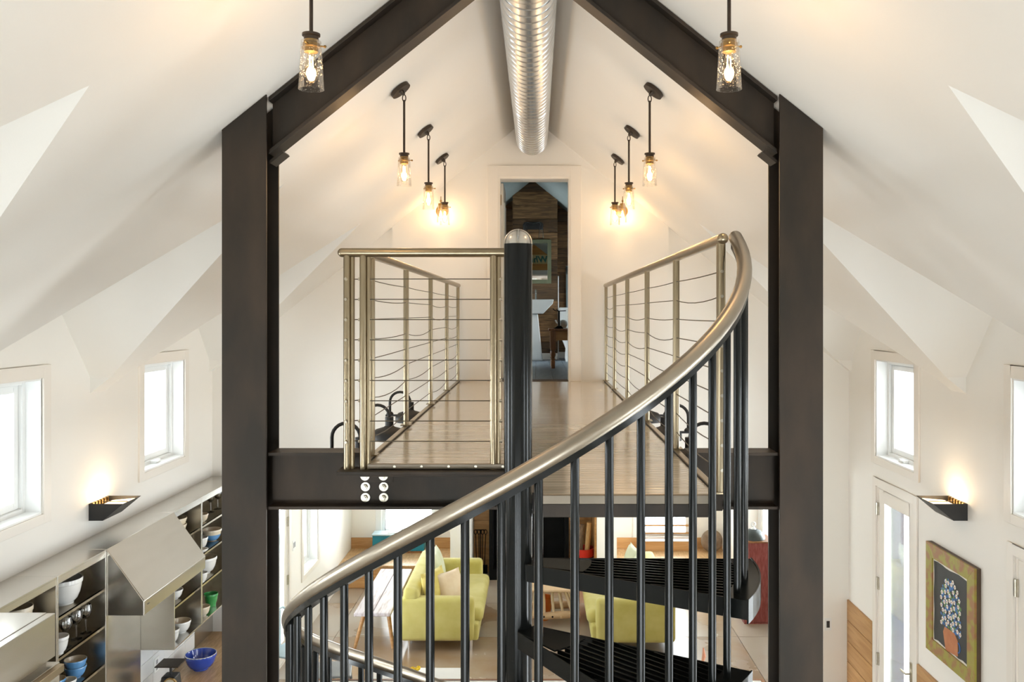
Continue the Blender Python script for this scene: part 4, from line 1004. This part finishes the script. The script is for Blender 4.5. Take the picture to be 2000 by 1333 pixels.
# red pillar with its dome
t = thing('red_pillar', 'worn red painted square pillar stand by the right column', 'pillar', (2.87, 11.43, 0))
MB().box(2.69, 3.06, 11.25, 11.62, .015, 1.045).build('shaft', M['red'], t, bevel=.006)
MB().box(2.68, 3.07, 11.24, 11.63, 1.045, 1.062).build('cap_board', M['tablew'], t, bevel=.003)
MB().box(2.685, 3.065, 11.245, 11.625, 0, .015).build('foot_board', M['red'], t)
t = thing('dome_cover', 'dark metal dome with a white ring handle on the red pillar', 'dome', (2.845, 11.42, 1.062))
MB().lathe([(.150,1.063), (.148,1.09), (.130,1.13), (.095,1.165), (.05,1.185), (0,1.19)], (2.845,11.42,0), seg=32).build('dome', M['zinc'], t, smooth=50)
MB().lathe([(.035,1.186), (.028,1.20), (.015,1.21), (.012,1.222)], (2.845,11.42,0), seg=16).build('knob_base', M['porc'], t)
MB().tube([(2.845+.026*math.cos(a), 11.42, 1.247+.026*math.sin(a)) for a in [2*math.pi*k/18 for k in range(18)]], .0085, seg=8, closed=True).build('ring_handle', M['porc'], t)
# curtains by the tall right window
for yy, lab in ((11.12, 'white curtain at the near side of the tall window'), (12.66, 'white curtain at the far side of the tall window')):
    V = []; Fs = []; n = 28
    for i in range(n+1):
        y = yy - .16 + .32*i/n; x = LXR - .05 + .022*math.sin(i*1.35)
        V += [(x, y, .03), (x, y, 2.3), (x+.006, y, .03), (x+.006, y, 2.3)]
        if i:
            a = (i-1)*4; b = i*4
            Fs += [(a, b, b+1, a+1), (a+2, a+3, b+3, b+2), (a+1, b+1, b+3, a+3), (a, a+2, b+2, b)]
    t = thing('curtain', lab, 'curtain', (LXR-.05, yy, .03)); MB().add(V, Fs).build('panel', M['white'], t, smooth=80)
    MB().cyl((LXR-.05, yy-.2, 2.32), (LXR-.05, yy+.2, 2.32), .012, seg=10).box(LXR-.05, LXR, yy-.01, yy+.01, 2.31, 2.33).build('rod', M['bolt'], t)
# rustic log stool between the sofas
t = thing('rustic_stool', 'peeled log stool with pale spindles seen under the upper tread', 'stool', (.20, 11.35, 0))
for y in (11.22, 11.60):
    lg = MB().tube([(-.10, y, .12), (.12, y, .115), (.34, y, .13), (.56, y, .135)], [.042,.047,.05,.04], seg=12).build('log_rail', M['palewood'], t, smooth=60)
    if y < 11.4:
        for x in (.095, .205): MB().cyl((x, y-.051, .118), (x, y-.03, .118), .0125, seg=12).build('hole_shade_disc', M['holeshade'], lg)  # solid dark disc in place of the shade inside each hole
        MB().cyl((.315, y-.07, .115), (.315, y-.03, .115), .014, seg=10).build('peg', M['palewood'], lg)
    for x, dx in ((-.04, .05), (.10, -.01), (.22, -.03), (.34, -.06), (.46, -.10)):
        MB().tube([(x, y, .15), (x+dx*.5, y, .30), (x+dx, y, .44)], [.016,.019,.014], seg=8).build('spindle', M['pillowc'], t, smooth=60)
MB().box(-.06, .46, 11.15, 11.67, .435, .47).build('seat', M['palewood'], t, bevel=.012)
bowl((.095, 11.42, .0), .11, .30, M['orange'], 'orange ceramic pot under the log stool', foot=.6, cat='pot', group='pot under the stool')
# white coffee table with yellow flowers
t = thing('coffee_table', 'low white coffee table behind the island', 'coffee table', (-1.17, 8.5, 0))
MB().box(-1.655, -.69, 8.15, 8.88, .37, .40).build('top', M['porc'], t, bevel=.004)
for x in (-1.60, -.745):
    for y in (8.20, 8.83): MB().box(x-.025, x+.025, y-.025, y+.025, 0, .37).build('leg', M['white'], t)
t = thing('flower_bowl', 'yellow flowers in a low dish on the coffee table', 'flowers', (-1.22, 8.62, .40))
MB().lathe([(0,.40), (.05,.40), (.09,.44), (.086,.44), (.05,.41), (0,.41)], (-1.22,8.62,0), seg=24).build('dish', M['porc'], t)
for i in range(9):
    a = i*2.4; r_ = .055*math.sqrt(i/9); x, y = -1.22+r_*math.cos(a), 8.62+r_*math.sin(a)
    MB().lathe([(0,.45), (.016,.46), (.022,.485), (.012,.495), (0,.48)], (x, y, .0+.01*(i % 3)), seg=7).build('blossom', M['yellow'], t)
MB().ball((-1.22, 8.62, .435), (.075,.075,.02)).build('leaves', M['leaf'], t)
# chairs at the left edge of the opening
def chair(x, y, rz, m_, label):
    t = thing('dining_chair', label, 'chair', (x, y, 0), rz=rz, local=True, group='metal chairs by the left jamb')
    MB().box(-.2, .2, -.2, .2, .44, .462).build('seat', m_, t, bevel=.01)
    for sx in (-1, 1):
        for sy in (-1, 1): MB().cyl((sx*.17, sy*.17, .44), (sx*.21, sy*.21, 0), .014, seg=8).build('leg', m_, t)
    m = MB(); m.tube([(-.18, .18, .46), (-.19, .22, .80), (-.15, .23, .84), (.15, .23, .84), (.19, .22, .80), (.18, .18, .46)], .012, seg=8); m.build('back_frame', m_, t, smooth=60)
    MB().box(-.07, .07, .195, .205, .46, .84).build('splat', m_, t, bevel=.004)
chair(-2.58, 9.2, R(70), M['palebl'], 'pale blue metal chair at the left jamb of the opening')
chair(-2.05, 8.70, R(100), M['greyc'], 'grey metal chair behind the lower stair rail')
# switches
for x, y, z, ax, lab in ((2.865, YFAR, .96, 'y', 'dark light switch on the white wall by the right column'),):
    t = thing('light_switch', lab, 'switch', (x, y, z))
    MB().box(x-.035, x+.035, y-.006, y, z-.06, z+.06).build('plate', M['white'], t, bevel=.002); MB().box(x-.016, x+.016, y-.010, y-.006, z-.033, z+.033).build('rocker', M['blackm'], t, bevel=.002)
t = thing('light_switch', 'white double switch beside the living room window', 'switch', (LXL, 10.40, 1.25))
MB().box(LXL, LXL+.006, 10.34, 10.46, 1.19, 1.31).build('plate', M['white'], t, bevel=.002); MB().box(LXL+.006, LXL+.009, 10.36, 10.39, 1.22, 1.28).box(LXL+.006, LXL+.009, 10.41, 10.44, 1.22, 1.28).build('rocker', M['plateg'], t)

# ------------------------------------------------------------------ flower painting on the right wall
PYA, PYB, PZA, PZB = 6.01, 6.76, 1.42, 2.252
t = thing('framed_painting', 'painting of white flowers in a terracotta pot in a green gold frame', 'painting', (XRW, (PYA+PYB)/2, PZA))
fw_ = .105; xf = XRW - .035
MB().box(XRW-.03, XRW-.001, PYA, PYB, PZA, PZB).build('frame_back', M['frameed'], t)
for poly in ([(PYA,PZA),(PYB,PZA),(PYB-fw_,PZA+fw_),(PYA+fw_,PZA+fw_)], [(PYA,PZB),(PYB,PZB),(PYB-fw_,PZB-fw_),(PYA+fw_,PZB-fw_)],
             [(PYA,PZA),(PYA,PZB),(PYA+fw_,PZB-fw_),(PYA+fw_,PZA+fw_)], [(PYB,PZA),(PYB,PZB),(PYB-fw_,PZB-fw_),(PYB-fw_,PZA+fw_)]):
    MB().prism(poly, 'x', XRW-.048, XRW-.0301).build('frame_moulding', M['framegr'], t, bevel=.002)
a0, a1, b0, b1 = PYA+fw_, PYB-fw_, PZA+fw_, PZB-fw_
cv = MB().box(XRW-.036, XRW-.0305, a0, a1, b0, b1).build('canvas', M['pwhite'], t)
edge = []
for i in range(9): edge.append((a0+.016+(a1-a0-.032)*i/8, b0+.014+.006*math.sin(i*2.1)))
for i in range(1, 9): edge.append((a1-.014+.004*math.sin(i*1.7), b0+.014+(b1-b0-.03)*i/8))
for i in range(1, 9): edge.append((a1-.014-(a1-a0-.03)*i/8, b1-.016+.006*math.sin(i*1.3)))
for i in range(1, 8): edge.append((a0+.014+.004*math.sin(i*2.3), b1-.016-(b1-b0-.03)*i/8))
MB().prism(edge, 'x', XRW-.0372, XRW-.036).build('dark_ground', M['pblack'], cv)
yc_ = (a0+a1)/2 - .01
MB().prism([(yc_-.11, b0+.02), (yc_+.075, b0-.005), (yc_+.115, b0+.12), (yc_+.09, b0+.165), (yc_-.06, b0+.17), (yc_-.11, b0+.13)], 'x', XRW-.0392, XRW-.0372).build('painted_pot', M['pterra'], cv)
MB().tube([(XRW-.038, yc_-.115+.03*math.sin(a)*-1, b0+.085+.035*math.cos(a)) for a in [math.pi*k/8 for k in range(9)]], .005, seg=6).build('painted_handle', M['pblue'], cv)
hb = b0+.165; ht = b1-.075
def inside(u, v):   # bullet outline, v in 0..1
    wd = .15*min(1, 1.25*math.sqrt(max(0, 1-v**2.2))+.02)
    return abs(u) < wd
rr_ = random.Random(5)
nf = 0; pts_ = []
for i in range(1600):
    u, v = rr_.uniform(-.15, .15), rr_.uniform(.02, .97)
    if not inside(u, v): continue
    z = hb + v*(ht-hb)
    if all((u-p)**2 + (z-q)**2 > .034**2 for p, q in pts_): pts_.append((u, z))
    if len(pts_) > 46: break
mb_b, mb_g = MB(), MB()
for i in range(220):
    u, v = rr_.uniform(-.15, .15), rr_.uniform(.0, .99)
    if not inside(u*.97, v): continue
    z = hb + v*(ht-hb); q = rr_.uniform(.008, .016)
    (mb_b if rr_.random() < .62 else mb_g).lathe([(q, -.0002), (q*.9, -.0006), (0, -.0006)], (XRW-.0374-rr_.uniform(0,.0012), yc_+u, z), axis='x', seg=6)
mb_b.build('painted_blue_dabs', M['pblue'], cv, smooth=0)['kind'] = 'stuff'
mb_g.build('painted_leaf_dabs', M['pgreen'], cv, smooth=0)['kind'] = 'stuff'
fm = MB()
for k in range(5):
    a = 2*math.pi*k/5; fm.lathe([(.0085, 0), (.007, -.001), (0, -.0012)], (0, .0095*math.cos(a), .0095*math.sin(a)), axis='x', seg=7)
fmm = fm.mesh('painted_flower', M['pwhite'], smooth=0)
fcc = MB().lathe([(.0052, 0), (.004, -.001), (0, -.0012)], axis='x', seg=7).mesh('painted_flower_centre', M['pred'], smooth=0)
for u, z in pts_:
    f = bpy.data.objects.new('painted_flower', fmm); COL.objects.link(f); f.parent = cv
    f.location = (XRW-.0392-XRW, yc_+u-(PYA+PYB)/2, z-PZA); f.rotation_euler = (rr_.uniform(0, 6), 0, 0)
m = MB()
for u, z in pts_: m.lathe([(.0052, 0), (.004, -.001), (0, -.0012)], (XRW-.0403, yc_+u, z), axis='x', seg=7)
m.build('painted_flower_centres', M['pred'], cv, smooth=0)['kind'] = 'stuff'

# ------------------------------------------------------------------ bathroom furniture
t = thing('pedestal_sink', 'white pedestal sink in front of the dark boards', 'sink', (-.06, 12.3, DECK))
zb = DECK
MB().prism([(-.36, zb+.86), (.24, zb+.86), (.225, zb+.80), (.09, zb+.66), (-.21, zb+.66), (-.345, zb+.80)], 'y', 12.08, 12.56).build('basin', M['porc'], t, bevel=.012, seg=3)
MB().prism([(-.21, zb), (.09, zb), (.075, zb+.10), (.02, zb+.66), (-.14, zb+.66), (-.195, zb+.10)], 'y', 12.18, 12.50).build('pedestal', M['porc'], t, bevel=.02, seg=3)
fa = MB().cyl((-.01, 12.5, zb+.86), (-.01, 12.5, zb+1.0), .014, seg=10); fa.tube([(-.01,12.5,zb+.97), (-.01,12.42,zb+1.0), (-.01,12.36,zb+.95)], .010, seg=8).build('faucet', M['chrome'], t)
# real mirror in a sage frame, hung with its foot proud of the boards so that it looks up at the opposite gable
MX0, MX1, MH = -.33, .212, .64
t = thing('wall_mirror', 'sage framed mirror above the sink on the dark boards', 'mirror', (0, CHY-.058, 4.445), local=True)
t.rotation_euler = (R(-4.6), 0, 0)
MB().box(MX0, MX1, -.012, 0, 0, MH).build('backing', M['framesg'], t)
w_ = .055
for bxx in ((MX0,MX0+w_,0,MH), (MX1-w_,MX1,0,MH), (MX0+w_,MX1-w_,0,w_), (MX0+w_,MX1-w_,MH-w_,MH)):
    MB().box(bxx[0], bxx[1], -.028, -.0125, bxx[2], bxx[3]).build('frame', M['framesg'], t, bevel=.003)
MB().box(MX0+w_, MX1-w_, -.0165, -.0125, w_, MH-w_).build('mirror_plate', M['mirror'], t, smooth=0)
MB().box(-.2, .1, .0, .02, .02, .05).build('spacer', M['framesg'], t)
# pine boards, door casing and lettered sign on the bathroom side of the door wall
YI = YFAR + .2
wi = struct('wall_bathroom_front', MB().prism([(BXL, DECK), (-.46, DECK), (-.46, 5.44), (.415, 5.44), (.415, DECK), (BXR, DECK), (BXR, roof(BXR)), (XC, RIDGE-.002), (BXL, roof(BXL))], 'y', YI+.001, YI+.006), M['woodh'], 'pine boarded inner face of the bathroom door wall', smooth=0)
wi['_o'] = (0, 0, 0)
for k in range(3):
    z0 = 5.445 + k*.165; z1 = min(z0+.16, RIDGE-.03); hw = (RIDGE - z1) / PITCH
    hw0 = (RIDGE - z0) / PITCH
    MB().prism([(XC-hw0, z0), (XC+hw0, z0), (XC+hw, z1), (XC-hw, z1)], 'y', YI+.0065, YI+.018).build('plank', M['mirw'], wi)
MB().box(-.46, -.378, YI, YI+.02, DECK, 5.44).box(.333, .415, YI, YI+.02, DECK, 5.44).box(-.378, .333, YI, YI+.02, 5.358, 5.44).build('casing', M['trimw'], wi)
sg = thing('lettered_sign', 'pale sign with teal lettering on the pine boards facing the mirror', 'sign', (0, YI+.019, 5.56))
MB().box(-.33, .235, YI+.0185, YI+.032, 5.56, 5.735).build('board', M['mirs'], sg)
cu = bpy.data.curves.new('lettering', 'FONT'); cu.body = 'Whi'; cu.size = .17; cu.extrude = .0006; cu.space_character = 1.05; cu.shear = .15; cu.offset = .005
to = bpy.data.objects.new('lettering_tmp', cu); COL.objects.link(to)
bpy.context.view_layer.update()
me = bpy.data.meshes.new_from_object(to.evaluated_get(bpy.context.evaluated_depsgraph_get())); bpy.data.objects.remove(to)
me.name = 'lettering'; me.materials.clear(); me.materials.append(M['tealtx'])
lo = bpy.data.objects.new('lettering', me); COL.objects.link(lo); lo.parent = sg
lo.rotation_euler = (R(90), 0, R(180)); lo.location = (.215, YI+.0328-(YI+.019), .03)
# vanity light
t = thing('vanity_light', 'black vanity light with two glass shades over the mirror', 'wall lamp', (-.05, CHY, 5.28))
MB().prism([(-.15+.05*math.cos(a), 5.285+.055*math.sin(a)) if math.cos(a) < 0 else (.05+.05*math.cos(a), 5.285+.055*math.sin(a)) for a in [2*math.pi*k/24 for k in range(24)]], 'y', CHY-.02, CHY-.001).build('back_plate', M['blackm'], t)
for x in (-.165, .065):
    MB().tube([(-.05, CHY-.02, 5.31), (x*.8-.01, CHY-.07, 5.33), (x, CHY-.09, 5.28)], .008, seg=8).build('arm', M['blackm'], t)
    MB().cyl((x, CHY-.09, 5.22), (x, CHY-.09, 5.285), .028, .02, seg=14).build('socket', M['blackm'], t)
    MB().lathe([(.034,5.235), (.042,5.10), (.040,5.10), (.032,5.235), (.034,5.235)], (x, CHY-.09, 0), seg=20, caps=False).build('glass_shade', M['clear'], t, smooth=60)
# turned leg side table with a sculpture
t = thing('side_table', 'brown side table with turned legs in the bathroom', 'side table', (.40, 10.75, DECK))
MB().box(.145, .66, 10.48, 11.0, DECK+.455, DECK+.48).build('top', M['tablew'], t, bevel=.004)
MB().box(.19, .62, 10.53, 10.55, DECK+.34, DECK+.455).box(.19, .62, 10.93, 10.95, DECK+.34, DECK+.455).box(.19, .21, 10.55, 10.93, DECK+.34, DECK+.455).box(.60, .62, 10.55, 10.93, DECK+.34, DECK+.455).build('apron', M['woodh'], t)
for x in (.20, .61):
    for y in (10.54, 10.94):
        m = MB().lathe([(0,0), (.022,0), (.027,.09), (.022,.10), (.03,.115), (.02,.125), (.031,.16), (.031,.185), (.02,.205), (.031,.215), (.031,.23)], (x, y, DECK), seg=14)
        m.box(x-.033, x+.033, y-.033, y+.033, DECK+.23, DECK+.455); m.build('leg', M['tablew'], t, smooth=40)
t = thing('iron_sculpture', 'black iron branch sculpture on the side table', 'sculpture', (.27, 10.7, DECK+.48))
MB().cyl((.275,10.68,DECK+.48), (.275,10.68,DECK+.70), .011, seg=8).build('trunk', M['firebox'], t)
MB().tube([(.20,10.68,DECK+.725), (.225,10.68,DECK+.70), (.275,10.68,DECK+.695), (.36,10.68,DECK+.70)], .006, seg=6).cyl((.245,10.68,DECK+.72), (.275,10.68,DECK+.69), .004, seg=6).build('branch', M['firebox'], t)
MB().prism([(.21,DECK+.48), (.33,DECK+.48), (.30,DECK+.515), (.26,DECK+.515)], 'y', 10.62, 10.74).build('foot', M['firebox'], t)
t = thing('white_figurine', 'white figurine behind the iron sculpture', 'figurine', (.33, 10.82, DECK+.48))
MB().ball((.33,10.82,DECK+.535), (.055,.04,.055)).build('body', M['porc'], t); MB().tube([(.29,10.82,DECK+.53), (.25,10.82,DECK+.55), (.235,10.82,DECK+.585)], .010, seg=8).build('neck', M['porc'], t); MB().ball((.30,10.82,DECK+.485), (.02,.03,.005)).ball((.36,10.82,DECK+.485), (.02,.03,.005)).build('feet', M['porc'], t)
t = thing('toilet', 'white toilet behind the side table', 'toilet', (.5, 12.1, DECK))
MB().lathe([(.10,DECK), (.11,DECK+.05), (.10,DECK+.18), (.17,DECK+.36), (.19,DECK+.40), (.15,DECK+.40), (0,DECK+.28)], (.5,12.1,0), seg=24).build('pan', M['porc'], t, smooth=50)
MB().box(.31, .69, 12.28, 12.46, DECK+.38, DECK+.75).build('cistern', M['porc'], t, bevel=.02); MB().box(.42, .58, 12.2, 12.46, DECK, DECK+.38).build('foot', M['porc'], t)
t = thing('ceiling_light', 'round glass ceiling light just inside the bathroom', 'ceiling light', (-.05, 10.4, 5.65))
MB().cyl((-.05,10.4,5.70), (-.05,10.4,5.90), .03, seg=14).build('stem', M['bolt'], t); MB().lathe([(.115,5.70), (.12,5.69), (.118,5.68), (.0,5.70)], (-.05,10.4,0), seg=28).build('rim', M['bolt'], t); MB().lathe([(.11,5.685), (.085,5.65), (.04,5.635), (0,5.632)], (-.05,10.4,0), seg=28, caps=False).build('bowl', M['porc'], t, smooth=60)
# internal bookkeeping properties are dropped
for o in bpy.data.objects:
    if '_o' in o: del o['_o']
